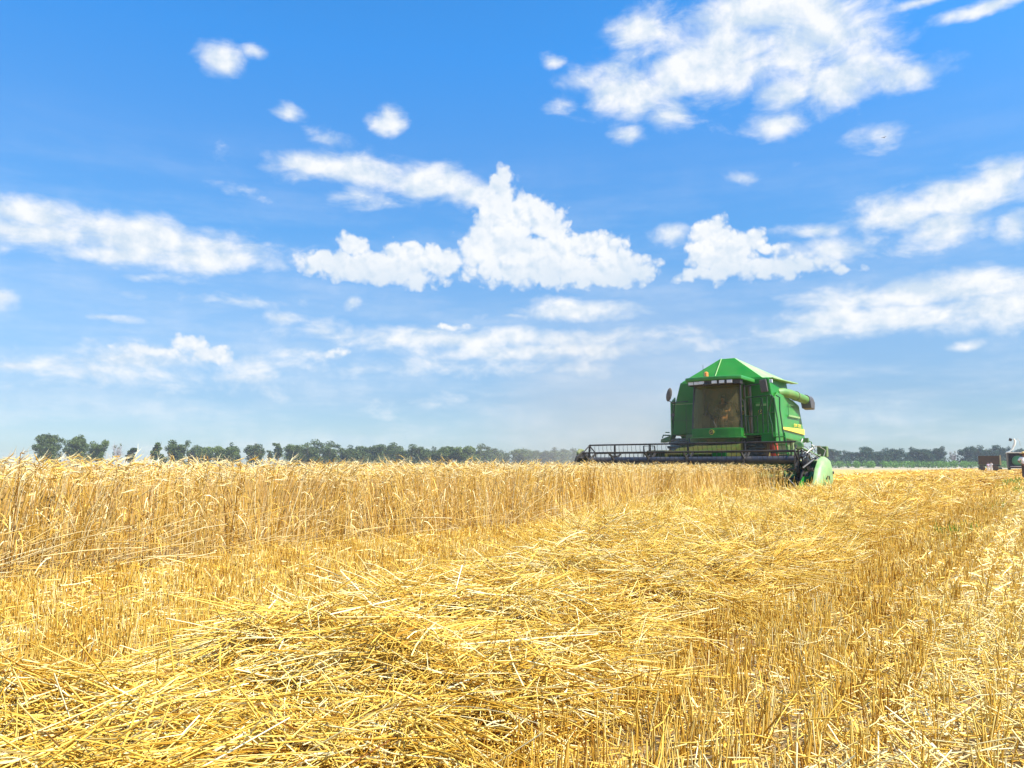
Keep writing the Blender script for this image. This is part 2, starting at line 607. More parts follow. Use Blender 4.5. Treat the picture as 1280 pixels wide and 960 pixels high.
def stalk_mesh(name, paths, rad, tint, m, sides=3, parent=None, twist=None):
    """paths (n,k,3), rad (n,k), tint (n,) -> arrays of one bundle"""
    n, k, _ = paths.shape
    t = paths[:, min(1, k - 1)] - paths[:, 0]
    t = paths[:, -1] - paths[:, 0] if k < 3 else t
    t /= np.linalg.norm(t, axis=1, keepdims=True) + 1e-9
    rv = rng.normal(size=(n, 3))
    a = np.cross(t, rv)
    a /= np.linalg.norm(a, axis=1, keepdims=True) + 1e-9
    b = np.cross(t, a)
    if sides == 2:
        ang = np.array([0, np.pi])
    else:
        ang = np.arange(sides) * 2 * np.pi / sides
    ring = (np.cos(ang)[None, :, None] * a[:, None, :] + np.sin(ang)[None, :, None] * b[:, None, :])
    V = paths[:, :, None, :] + ring[:, None, :, :] * rad[:, :, None, None]
    V = V.reshape(-1, 3)
    s = sides
    js = np.arange(s if s > 2 else 1)
    i = np.arange(k - 1)
    q = np.stack([(i[:, None] * s + js[None]), (i[:, None] * s + (js[None] + 1) % s), ((i[:, None] + 1) * s + (js[None] + 1) % s), ((i[:, None] + 1) * s + js[None])], -1).reshape(-1, 4)
    F = (q[None] + (np.arange(n) * k * s)[:, None, None]).reshape(-1, 4)
    T = np.repeat(tint, k * s)
    return V.astype(np.float32), F.astype(np.int32), T.astype(np.float32)


def link_bundle(name, bundles, m, smooth=True, parent=None):
    V, F, T, o = [], [], [], 0
    for v, f, t in bundles:
        V.append(v)
        F.append(f + o)
        T.append(t)
        o += len(v)
    V, F, T = np.concatenate(V), np.concatenate(F), np.concatenate(T)
    me = bpy.data.meshes.new(name)
    me.vertices.add(len(V))
    me.vertices.foreach_set('co', V.ravel())
    me.loops.add(F.size)
    me.loops.foreach_set('vertex_index', F.ravel())
    me.polygons.add(len(F))
    me.polygons.foreach_set('loop_start', np.arange(0, F.size, 4, dtype=np.int32))
    if smooth:
        me.polygons.foreach_set('use_smooth', np.ones(len(F), bool))
    at = me.attributes.new('tint', 'FLOAT', 'POINT')
    at.data.foreach_set('value', T)
    me.update(calc_edges=True)
    me.materials.append(m)
    ob = bpy.data.objects.new(name, me)
    C.objects.link(ob)
    if parent:
        ob.parent = parent
    return ob


def in_view(x, y, margin=0.12, ymin=1.5):
    return (y > ymin) & (np.abs(x) < y * (0.667 + margin) + 0.5)


# ------------------------------------------------------------------ ground
def ground_material():
    m = bpy.data.materials.new('soil_and_stubble')
    m.use_nodes = True
    t = m.node_tree
    b = t.nodes['Principled BSDF']
    b.inputs['Roughness'].default_value = 0.9
    b.inputs['Specular IOR Level'].default_value = 0.1
    tc = t.nodes.new('ShaderNodeTexCoord')

    def nz(scale, det, vec=None):
        n = t.nodes.new('ShaderNodeTexNoise')
        n.inputs['Scale'].default_value = scale
        n.inputs['Detail'].default_value = det
        n.inputs['Roughness'].default_value = 0.65
        t.links.new(vec or tc.outputs['Object'], n.inputs['Vector'])
        return n

    def mix(f, a, bb):
        n = t.nodes.new('ShaderNodeMix')
        n.data_type = 'RGBA'
        t.links.new(f, n.inputs[0])
        for i, v in ((6, a), (7, bb)):
            if isinstance(v, tuple):
                n.inputs[i].default_value = v + (1,)
            else:
                t.links.new(v, n.inputs[i])
        return n.outputs[2]
    soil = mix(nz(9, 8).outputs['Fac'], (0.075, 0.044, 0.024), (0.19, 0.12, 0.062))
    litter = mix(nz(140, 4).outputs['Fac'], (0.24, 0.15, 0.06), (0.62, 0.44, 0.19))
    r1 = t.nodes.new('ShaderNodeMapRange')
    t.links.new(nz(3.2, 6).outputs['Fac'], r1.inputs[0])
    r1.inputs[1].default_value = 0.36
    r1.inputs[2].default_value = 0.56
    near = mix(r1.outputs[0], soil, litter)
    mp = t.nodes.new('ShaderNodeMapping')
    mp.inputs['Rotation'].default_value = (0, 0, TH)
    mp.inputs['Scale'].default_value = (0.35, 0.02, 1)
    t.links.new(tc.outputs['Object'], mp.inputs[0])
    bands = nz(1.0, 6, mp.outputs[0])
    far = mix(bands.outputs['Fac'], (0.42, 0.26, 0.075), (0.62, 0.44, 0.17))
    far = mix(nz(2.2, 6).outputs['Fac'], far, (0.44, 0.275, 0.08))
    # beyond the stubble strip lies a paler, greyer band of bare land
    vm = t.nodes.new('ShaderNodeVectorMath')
    vm.operation = 'LENGTH'
    t.links.new(tc.outputs['Object'], vm.inputs[0])
    d1 = t.nodes.new('ShaderNodeMapRange')
    t.links.new(vm.outputs['Value'], d1.inputs[0])
    d1.inputs[1].default_value = 18
    d1.inputs[2].default_value = 60
    c = mix(d1.outputs[0], near, far)
    d2 = t.nodes.new('ShaderNodeMapRange')
    t.links.new(vm.outputs['Value'], d2.inputs[0])
    d2.inputs[1].default_value = 205
    d2.inputs[2].default_value = 215
    c = mix(d2.outputs[0], c, (0.32, 0.27, 0.17))
    t.links.new(c, b.inputs['Base Color'])
    bp = t.nodes.new('ShaderNodeBump')
    bp.inputs['Strength'].default_value = 0.8
    bp.inputs['Distance'].default_value = 0.03
    t.links.new(nz(25, 8).outputs['Fac'], bp.inputs['Height'])
    t.links.new(bp.outputs[0], b.inputs['Normal'])
    return m


def ground():
    xs = np.concatenate([[-2500, -900, -300, -100, -40], np.arange(-20, 60, 0.35), [70, 100, 300, 900, 2500]])
    ys = np.concatenate([[-2500, -600, -100, -20, -5], np.arange(0, 50, 0.35), [60, 90, 200, 500, 1200, 2500]])
    X, Y = np.meshgrid(xs, ys)
    Z = 0.014 * soft_noise(X, Y, 1.6, 1) + 0.008 * soft_noise(X, Y, 0.7, 2)
    A, O = to_ao(X, Y)
    Z -= 0.03 * np.exp(-((O + 0.25) / 0.22) ** 2) + 0.02 * np.exp(-((O - 1.5) / 0.25) ** 2)
    Z = np.where((X > -21) & (X < 61) & (Y > -1) & (Y < 51), Z, 0)
    nx, ny = len(xs), len(ys)
    me = bpy.data.meshes.new('ground')
    V = np.stack([X, Y, Z], -1).reshape(-1, 3)
    i, j = np.meshgrid(np.arange(nx - 1), np.arange(ny - 1))
    q = np.stack([j * nx + i, j * nx + i + 1, (j + 1) * nx + i + 1, (j + 1) * nx + i], -1).reshape(-1, 4)
    me.from_pydata(V.tolist(), [], q.tolist())
    me.polygons.foreach_set('use_smooth', [True] * len(me.polygons))
    me.materials.append(ground_material())
    o = bpy.data.objects.new('ground', me)
    C.objects.link(o)
    tag(o, 'harvested grain field with dark soil between the stubble', 'ground', kind='structure')


ground()

# ------------------------------------------------------------------ straw colours
WHEAT = straw_mat('ripe_wheat', [(0.0, (0.26, 0.095, 0.012)), (0.3, (0.52, 0.285, 0.040)), (0.65, (0.70, 0.46, 0.105)), (1.0, (0.82, 0.69, 0.38))], trans=0.12)
STUB = straw_mat('stubble_straw', [(0.0, (0.30, 0.12, 0.018)), (0.35, (0.65, 0.385, 0.055)), (0.7, (0.80, 0.575, 0.15)), (1.0, (0.86, 0.77, 0.47))], rough=0.4, trans=0.15)
STRAW = straw_mat('cut_straw', [(0.0, (0.20, 0.07, 0.008)), (0.25, (0.56, 0.305, 0.028)), (0.7, (0.82, 0.58, 0.12)), (1.0, (0.92, 0.82, 0.48))], rough=0.42, spec=0.14, trans=0.12)
WEED = straw_mat('green_weed', [(0.0, (0.08, 0.16, 0.02)), (1.0, (0.22, 0.36, 0.06))])


# heights of the swath of straw
def swath_h(a, o):
    a = np.asarray(a, float)
    o = np.asarray(o, float)
    right = -1.15 + 0.10 * np.sin(a * 1.3) + 0.07 * np.sin(a * 3.1 + 1)
    left = np.interp(a, [0, 2, 3.2, 5, 7.5, 10, 40, 90], [-2.65, -2.7, -2.9, -3.5, -4.6, -5.2, -5.2, -3.4]) + 0.12 * np.sin(a * 1.7)
    core = np.interp(a, [0, 5, 9, 200], [0.20, 0.23, 0.25, 0.22])
    wdt = right - left
    tt = (o - left) / wdt
    f = np.clip(np.minimum(tt / 0.30, (1 - tt) / 0.16), 0, 1)
    f = f * f * (3 - 2 * f)
    x, y = fw(a, o)
    lump = 1 + 0.22 * soft_noise(x, y, 0.9, 11) + 0.24 * soft_noise(x, y, 0.36, 12)
    return np.where((tt > 0) & (tt < 1), core * f * np.clip(lump, 0.25, 1.8), 0)


def in_swath(a, o, grow=0.0):
    return swath_h(a, o) > 0.015


# header footprint: standing crop stops here
A_HEAD = 23.2


def wheat_edge(a):
    return -5.55 + 0.10 * np.sin(a * 0.9 + 0.5) + 0.06 * np.sin(a * 2.3) - 0.45 * np.clip((a - 9) / 8, 0, 1)


# ------------------------------------------------------------------ stubble
def stubble():
    bundles = []
    zones = [(1.6, 4.2, 1500, 3, 0.0022, 1.0), (4.2, 8, 950, 3, 0.0026, 1.0), (8, 16, 420, 3, 0.0036, 1.0), (16, 34, 110, 2, 0.007, 1.0), (34, 80, 20, 2, 0.014, 1.0), (80, 205, 3.2, 2, 0.032, 1.0)]
    for (y0, y1, dens, sides, r0, hs) in zones:
        x1 = y1 * 0.78 + 0.5
        n = int(dens * (y1 - y0) * 2 * x1)
        x = rng.uniform(-x1, x1, n)
        y = rng.uniform(y0, y1, n)
        a, o = to_ao(x, y)
        if y1 <= 34:  # drill rows
            sp = 0.14
            o = np.round(o / sp) * sp + rng.normal(0, 0.017, n)
            a = a + 0.03 * soft_noise(a * 3, o * 40, 0.5, 4)
            x, y = fw(a, o)
        keep = in_view(x, y)
        we = wheat_edge(a)
        keep &= (o > we - 0.15) | ((a > 24.8) & (o > -13.6))
        h_s = swath_h(a, o)
        keep &= (h_s < 0.10) | (rng.random(n) < 0.18)
        # tyre tracks and bare patches thin the stubble out
        track = np.exp(-((o + 0.25) / 0.20) ** 2) + np.exp(-((o - 1.5) / 0.25) ** 2)
        patch = soft_noise(x, y, 1.1, 5) + 0.6 * soft_noise(x, y, 0.4, 6)
        keep &= rng.random(n) > 0.72 * track
        bare = (patch > 0.95)
        keep &= ~(bare & (rng.random(n) < 0.75))
        x, y, a, o = x[keep], y[keep], a[keep], o[keep]
        n = len(x)
        hgt = rng.uniform(0.085, 0.165, n) * (1 + 0.10 * soft_noise(x, y, 0.9, 7)) * hs
        left = o < -3.2
        hgt = np.where(left, hgt * 0.95, hgt)
        driven = np.clip((o + 0.5) / 1.2, 0, 1)
        lean = rng.normal(0, 0.10, (n, 2)) + (rng.normal(0, 0.42, (n, 2)) * driven[:, None])
        lean += 0.05 * np.stack([soft_noise(x, y, 0.6, 8), soft_noise(x, y, 0.6, 9)], -1)
        gone = rng.random(n) < 0.07
        lean[gone] *= 5
        k = 2 if y0 >= 8 else 3
        s = np.linspace(0, 1, k)
        base = np.stack([x, y, np.full(n, -0.02)], -1)
        d = np.stack([lean[:, 0], lean[:, 1], np.ones(n)], -1)
        d /= np.linalg.norm(d, axis=1, keepdims=True)
        bend = rng.normal(0, 0.012, (n, 3))
        paths = base[:, None] + d[:, None] * (hgt[:, None] * s[None])[..., None] + bend[:, None] * (s ** 2)[None, :, None]
        rad = np.repeat((r0 * rng.uniform(0.6, 1.25, n))[:, None], k, 1)
        tint = np.clip(rng.beta(1.5, 1.5, n) * 0.85 + 0.03 + 0.10 * soft_noise(x, y, 0.8, 10) + 0.26 * driven, 0, 1)
        bundles.append(stalk_mesh('', paths, rad, tint, None, sides))
    o_ = link_bundle('stubble', bundles, STUB)
    tag(o_, 'cut golden stubble standing in drilled rows', 'stubble', kind='stuff')


stubble()


# loose straws lying about on the ground between the rows
def lay_straws(x, y, z, length, rad, tint, flat=0.12, pref=None, k=4, sides=3, curl=0.12):
    n = len(x)
    az_ = rng.uniform(0, 2 * np.pi, n)
    if pref is not None:
        az_ = np.where(rng.random(n) < pref[1], pref[0] + rng.normal(0, pref[2], n), az_)
    tilt = rng.normal(0, flat, n)
    d = np.stack([np.cos(az_) * np.cos(tilt), np.sin(az_) * np.cos(tilt), np.sin(tilt)], -1)
    s = np.linspace(-0.5, 0.5, k)
    side = np.stack([-np.sin(az_), np.cos(az_), np.zeros(n)], -1)
    cv = rng.normal(0, curl, n) * length
    sag = rng.normal(-0.03, 0.06, n) * length
    p = np.stack([x, y, z], -1)[:, None] + d[:, None] * (length[:, None] * s[None])[..., None]
    p = p + side[:, None] * (cv[:, None] * (s[None] ** 2) * 2)[..., None]
    p[:, :, 2] += sag[:, None] * (s[None] ** 2) * 4
    if k >= 4:
        kk = (rng.random(n) < 0.28)
        q = rng.normal(0, 0.16, (n, 3)) * length[:, None] * kk[:, None]
        q[:, 2] *= 0.6
        p[:, 0] += q
        p[:, 1] += q * 0.15
    p[:, :, 2] = np.maximum(p[:, :, 2], 0.004)
    r = np.repeat(rad[:, None], k, 1)
    return stalk_mesh('', p, r, tint, None, sides)


def litter():
    bundles = []
    for (y0, y1, dens, sides, r0, k) in [(1.6, 4.5, 520, 3, 0.0020, 3), (4.5, 10, 260, 2, 0.003, 3), (10, 30, 45, 2, 0.006, 2), (30, 90, 5, 2, 0.014, 2)]:
        x1 = y1 * 0.78 + 0.5
        n = int(dens * (y1 - y0) * 2 * x1)
        x = rng.uniform(-x1, x1, n)
        y = rng.uniform(y0, y1, n)
        a, o = to_ao(x, y)
        keep = in_view(x, y) & (o > wheat_edge(a) - 0.1) & (swath_h(a, o) < 0.12)
        keep &= (o > -0.9) | (o < -2.4) | (rng.random(n) < 0.45)
        x, y, o = x[keep], y[keep], o[keep]
        n = len(x)
        z = 0.01 + rng.random(n) ** 2 * 0.09
        bundles.append(lay_straws(x, y, z, rng.uniform(0.05, 0.24, n), r0 * rng.uniform(0.6, 1.3, n), np.clip(rng.beta(2.5, 1.6, n), 0, 1), flat=0.3, k=k, sides=sides))
        # pale crushed straw in the driven strip
        dr = np.where((np.exp(-((o + 0.20) / 0.28) ** 2) + np.exp(-((o - 1.5) / 0.35) ** 2)) > rng.random(n))[0]
        dr = dr[rng.integers(0, len(dr), int(len(dr) * 1.5))] if len(dr) else dr
        m_ = len(dr)
        bundles.append(lay_straws(x[dr] + rng.normal(0, 0.06, m_), y[dr] + rng.normal(0, 0.06, m_), rng.uniform(0.01, 0.09, m_), rng.uniform(0.05, 0.22, m_), r0 * rng.uniform(0.7, 1.4, m_), np.clip(rng.normal(0.82, 0.14, m_), 0, 1), flat=0.5, k=k, sides=sides))
        # torn dry leaves
        m_ = n // 3
        idx = rng.integers(0, n, m_)
        bundles.append(lay_straws(x[idx] + rng.normal(0, 0.05, m_), y[idx] + rng.normal(0, 0.05, m_), rng.uniform(0.01, 0.08, m_), rng.uniform(0.03, 0.1, m_), min(r0, 0.004) * rng.uniform(1.0, 1.8, m_), np.clip(rng.beta(3, 1.2, m_), 0, 1), flat=0.4, k=3, sides=2, curl=0.5))
    o_ = link_bundle('straw_litter', bundles, STRAW)
    tag(o_, 'short broken straws and dry leaves scattered between the stubble', 'straw litter', kind='stuff')


litter()


# ------------------------------------------------------------------ swath of cut straw
def swath():
    # packed inner straw; its dark brown paints in the shade between straws
    aa = np.concatenate([np.arange(-1, 14, 0.06), np.arange(14, 60, 0.5), np.arange(60, 200, 4)])
    oo = np.arange(-5.6, -0.9, 0.06)
    A, O = np.meshgrid(aa, oo)
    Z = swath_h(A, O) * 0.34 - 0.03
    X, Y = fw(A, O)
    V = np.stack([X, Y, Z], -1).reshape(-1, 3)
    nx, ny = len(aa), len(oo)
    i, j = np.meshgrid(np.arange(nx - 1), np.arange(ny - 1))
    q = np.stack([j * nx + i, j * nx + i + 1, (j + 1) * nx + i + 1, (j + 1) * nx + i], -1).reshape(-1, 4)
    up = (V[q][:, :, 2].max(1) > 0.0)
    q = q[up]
    me = bpy.data.meshes.new('packed_straw_shade')
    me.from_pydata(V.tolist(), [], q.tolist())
    m = mat('packed_straw_shade', (0.24, 0.09, 0.012), 0.9, spec=0.1, var=0.45, vscale=60)
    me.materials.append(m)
    root = empty('straw_swath', (0, 0, 0))
    tag(root, 'long thick swath of loose golden straw dropped behind the harvester', 'straw', kind='stuff')
    o = bpy.data.objects.new('packed_straw_shade', me)
    C.objects.link(o)
    o.parent = root
    o['kind'] = 'stuff'
    bundles = []
    zones = [(0.3, 4.2, 6000, 3, 0.0021, 4), (4.2, 8.5, 3000, 3, 0.0025, 4), (8.5, 15, 1150, 2, 0.0038, 3), (15, 30, 300, 2, 0.0070, 3), (30, 70, 45, 2, 0.014, 2), (70, 190, 6, 2, 0.035, 2)]
    for (a0, a1, dens, sides, r0, k) in zones:
        n = int(dens * (a1 - a0) * 4.5)
        a = rng.uniform(a0, a1, n)
        o = rng.uniform(-5.5, -0.95, n)
        x, y = fw(a, o)
        hh = swath_h(a, o)
        voids = soft_noise(x, y, 0.21, 70) + 0.8 * soft_noise(x, y, 0.10, 71)
        keep = (hh > 0.01) & in_view(x, y, ymin=1.2) & (rng.random(n) < np.clip(0.68 + 0.9 * voids, 0.03, 1))
        x, y, hh, o, a = x[keep], y[keep], hh[keep], o[keep], a[keep]
        n = len(x)
        z = hh * (0.42 + rng.random(n) ** 0.9 * 0.72) + 0.01
        ln = (0.07 + 0.42 * rng.random(n) ** 1.6) * (1.0 if a0 < 30 else 1.7)
        # bunches lie in common directions
        dirf = soft_noise(x, y, 0.9, 20) * 1.3 + 0.15
        n_az = np.where(rng.random(n) < 0.45, dirf + rng.normal(0, 0.40, n), rng.uniform(0, np.pi, n))
        tint = np.clip(0.57 + 0.21 * rng.normal(size=n) + 0.13 * soft_noise(x, y, 0.5, 21), 0, 1)
        drk = rng.random(n) < 0.12
        tint[drk] = rng.uniform(0.0, 0.25, drk.sum())
        lf = rng.random(n) < 0.05
        tint[lf] = rng.uniform(0.85, 1.0, lf.sum())
        rad = r0 * rng.uniform(0.4, 1.15, n)
        bundles.append(lay_straws(x, y, z, ln, rad, tint, flat=0.24, pref=(n_az, 1.0, 0.02), k=k, sides=sides, curl=0.2))
        # split and flattened pieces, short chaff
        m_ = n // 4
        ix = rng.integers(0, n, m_)
        bundles.append(lay_straws(x[ix] + rng.normal(0, 0.03, m_), y[ix] + rng.normal(0, 0.03, m_), z[ix] * rng.uniform(0.8, 1.08, m_), 0.03 + 0.16 * rng.random(m_) ** 2, r0 * rng.uniform(0.5, 1.3, m_), np.clip(rng.normal(0.6, 0.28, m_), 0, 1), flat=0.45, k=3, sides=2, curl=0.3))
        # dry leaf ribbons
        m_ = n // 10
        ix = rng.integers(0, n, m_)
        bundles.append(lay_straws(x[ix], y[ix], z[ix] + 0.01, rng.uniform(0.06, 0.22, m_), min(r0, 0.004) * rng.uniform(0.7, 1.2, m_), np.clip(rng.normal(0.8, 0.15, m_), 0, 1), flat=0.35, k=4, sides=2, curl=0.5))
    # bunches: straws that hang together, fanning and arching from one place
    for (a0, a1, nb, per, r0) in [(0.6, 5, 160, 34, 0.0021), (5, 11, 420, 34, 0.0026), (11, 24, 520, 24, 0.004), (24, 60, 260, 12, 0.009)]:
        a = rng.uniform(a0, a1, nb * 3)
        o = rng.uniform(-5.5, -1.0, nb * 3)
        hh = swath_h(a, o)
        kp = np.where(hh > 0.09)[0][:nb]
        a, o, hh = np.repeat(a[kp], per), np.repeat(o[kp], per), np.repeat(hh[kp], per)
        nb_ = len(kp)
        baz = np.repeat(rng.uniform(0, 2 * np.pi, nb_), per)
        btl = np.repeat(rng.uniform(-0.1, 0.35 if a0 < 5 else 0.75, nb_), per)
        n = len(a)
        x, y = fw(a, o)
        x = x + rng.normal(0, 0.05, n)
        y = y + rng.normal(0, 0.05, n)
        azm = baz + rng.normal(0, 0.28, n)
        til = btl + rng.normal(0, 0.16, n)
        ln = rng.uniform(0.15, 0.48, n)
        s_ = np.linspace(0, 1, 5)
        d = np.stack([np.cos(azm) * np.cos(til), np.sin(azm) * np.cos(til), np.sin(til)], -1)
        p = np.stack([x, y, hh * rng.uniform(0.6, 1.05, n)], -1)[:, None] + d[:, None] * (ln[:, None] * s_)[..., None]
        p[:, :, 2] -= (np.abs(rng.normal(0.30, 0.2, n)) * ln * (0.4 + np.maximum(til, 0)))[:, None] * s_[None] ** 2
        p[:, :, 2] = np.maximum(p[:, :, 2], 0.01)
        bt = np.repeat(rng.uniform(0.4, 0.85, nb_), per)
        bundles.append(stalk_mesh('', p, np.repeat((r0 * rng.uniform(0.5, 1.1, n))[:, None], 5, 1), np.clip(bt + rng.normal(0, 0.15, n), 0, 1), None, 3 if a1 < 12 else 2))
    # the swath lying behind the machine, far off
    n = 9000
    a = 30 + 170 * rng.random(n) ** 1.5
    o = -9.2 + rng.normal(0, 0.7, n)
    x, y = fw(a, o)
    bundles.append(lay_straws(x, y, rng.uniform(0.02, 0.28, n), rng.uniform(0.3, 0.9, n), 0.00028 * a * rng.uniform(0.6, 1.3, n), np.clip(rng.normal(0.6, 0.2, n), 0, 1), flat=0.3, k=2, sides=2))
    # stems that stand or poke out of the swath
    for (a0, a1, dens, r0, l0, l1) in [(1.0, 5.0, 34, 0.0021, 0.10, 0.34), (5.0, 9.0, 220, 0.0024, 0.2, 0.5), (9.0, 22, 130, 0.0036, 0.2, 0.45), (22, 60, 12, 0.008, 0.2, 0.4)]:
        n = int(dens * (a1 - a0) * 4.5)
        a = rng.uniform(a0, a1, n)
        o = rng.uniform(-5.6, -1.2, n)
        x, y = fw(a, o)
        hh = swath_h(a, o)
        cl = soft_noise(x, y, 0.7, 25)
        keep = in_view(x, y) & (hh > 0.04) & (cl + rng.normal(0, 0.5, n) > 0.1)
        x, y, hh = x[keep], y[keep], hh[keep]
        n = len(x)
        ln = rng.uniform(l0, l1, n)
        azm = rng.uniform(0, 2 * np.pi, n)
        til = rng.uniform(0.25, 1.35, n)
        d = np.stack([np.cos(azm) * np.sin(til), np.sin(azm) * np.sin(til), np.cos(til)], -1)
        s = np.linspace(0, 1, 4)
        p = np.stack([x, y, hh * 0.6], -1)[:, None] + d[:, None] * (ln[:, None] * s)[..., None]
        p = p + rng.normal(0, 0.02, (n, 1, 3)) * (s ** 2)[None, :, None]
        rad = np.repeat((r0 * rng.uniform(0.5, 1.1, n))[:, None], 4, 1)
        bundles.append(stalk_mesh('', p, rad, np.clip(rng.beta(2.2, 2.0, n), 0, 1), None, 3))
    o2 = link_bundle('loose_straw', bundles, STRAW, parent=root)
    o2['kind'] = 'stuff'


swath()


# ------------------------------------------------------------------ standing wheat
def wheat_stems(x, y, hgt, lean, sides, r0, k, awns, leaves, tintbase=0.55):
    out = []
    n = len(x)
    s = np.linspace(0, 1, k)
    d = np.stack([lean[:, 0], lean[:, 1], np.zeros(n)], -1)
    base = np.stack([x, y, np.full(n, -0.02)], -1)
    up = np.zeros((n, 3))
    up[:, 2] = hgt
    p = base[:, None] + up[:, None] * s[None, :, None] + d[:, None] * (s ** 1.6)[None, :, None] * hgt[:, None, None]
    p = p + rng.normal(0, 0.008, (n, k, 3)) * s[None, :, None]
    p[:, 0, 2] = -0.02
    tint = np.clip(rng.normal(tintbase, 0.22, n) + 0.12 * soft_noise(x, y, 0.5, 30), 0, 1)
    rad = r0 * rng.uniform(0.7, 1.2, n)[:, None] * np.linspace(1.15, 0.75, k)[None]
    out.append(stalk_mesh('', p, rad, tint, None, sides))
    # nodding head
    tip = p[:, -1]
    az_ = np.arctan2(lean[:, 1], lean[:, 0]) + rng.normal(0, 0.9, n)
    nod = rng.uniform(-0.15, 1.1, n)
    hl = rng.uniform(0.06, 0.10, n)
    hd = np.stack([np.cos(az_), np.sin(az_), 0.9 - nod], -1)
    hd /= np.linalg.norm(hd, axis=1, keepdims=True)
    hs = np.array([0, 0.35, 0.8, 1.0])
    hp = tip[:, None] + hd[:, None] * (hl[:, None] * hs)[..., None]
    hp[:, 2:, 2] -= (nod * 0.012)[:, None]
    hr = np.maximum(r0 * 1.0, 0.0045) * np.array([0.5, 1.2, 1.0, 0.25])[None] * rng.uniform(0.8, 1.2, n)[:, None]
    ht = np.clip(tint + 0.22, 0, 1)
    out.append(stalk_mesh('', hp, hr, ht, None, max(3, sides)))
    if awns:
        for q in range(awns):
            t0 = tip + hd * (hl * rng.uniform(0.2, 0.9, n))[:, None]
            ad = hd + rng.normal(0, 0.28, (n, 3))
            ad /= np.linalg.norm(ad, axis=1, keepdims=True)
            al = rng.uniform(0.05, 0.10, n)
            ap = t0[:, None] + ad[:, None] * (al[:, None] * np.array([0, 1.0]))[..., None]
            ar = np.repeat(np.array([[0.0011, 0.0005]]), n, 0)
            out.append(stalk_mesh('', ap, ar, np.clip(ht + 0.15, 0, 1), None, 2))
    for q in range(leaves):
        sel = rng.random(n) < 0.7
        m_ = sel.sum()
        f = rng.uniform(0.15, 0.85, m_)
        idx = np.clip((f * (k - 1)).astype(int), 0, k - 2)
        fr = f * (k - 1) - idx
        pp = p[sel]
        b0 = pp[np.arange(m_), idx] * (1 - fr)[:, None] + pp[np.arange(m_), idx + 1] * fr[:, None]
        a_ = rng.uniform(0, 2 * np.pi, m_)
        ll = rng.uniform(0.08, 0.2, m_)
        ss = np.array([0, 0.33, 0.7, 1.0])
        dx = np.stack([np.cos(a_), np.sin(a_), np.zeros(m_)], -1)
        rise, drop = rng.uniform(0.0, 0.7, m_), rng.uniform(0.5, 1.6, m_)
        lp = b0[:, None] + dx[:, None] * (ll[:, None] * ss * 0.75)[..., None]
        lp[:, :, 2] += ll[:, None] * (rise[:, None] * ss - drop[:, None] * ss ** 2)
        lp[:, :, 2] = np.maximum(lp[:, :, 2], 0.01)
        lr = np.array([0.7, 1.0, 0.8, 0.15])[None] * r0 * rng.uniform(1.0, 1.7, m_)[:, None]
        out.append(stalk_mesh('', lp, lr, np.clip(tint[sel] + rng.normal(0.15, 0.2, m_), 0, 1), None, 2))
    return out


def lean_field(x, y, seed=40):
    lx = 0.16 * soft_noise(x, y, 1.6, seed) + 0.12 * soft_noise(x, y, 0.5, seed + 1)
    ly = 0.12 * soft_noise(x, y, 1.3, seed + 2)
    a, o = to_ao(x, y)
    left = np.clip((4.0 - a) / 2.5, 0, 1)   # near the left edge the crop leans over to the right
    lx = lx + 0.30 * left
    return np.stack([lx, ly], -1)


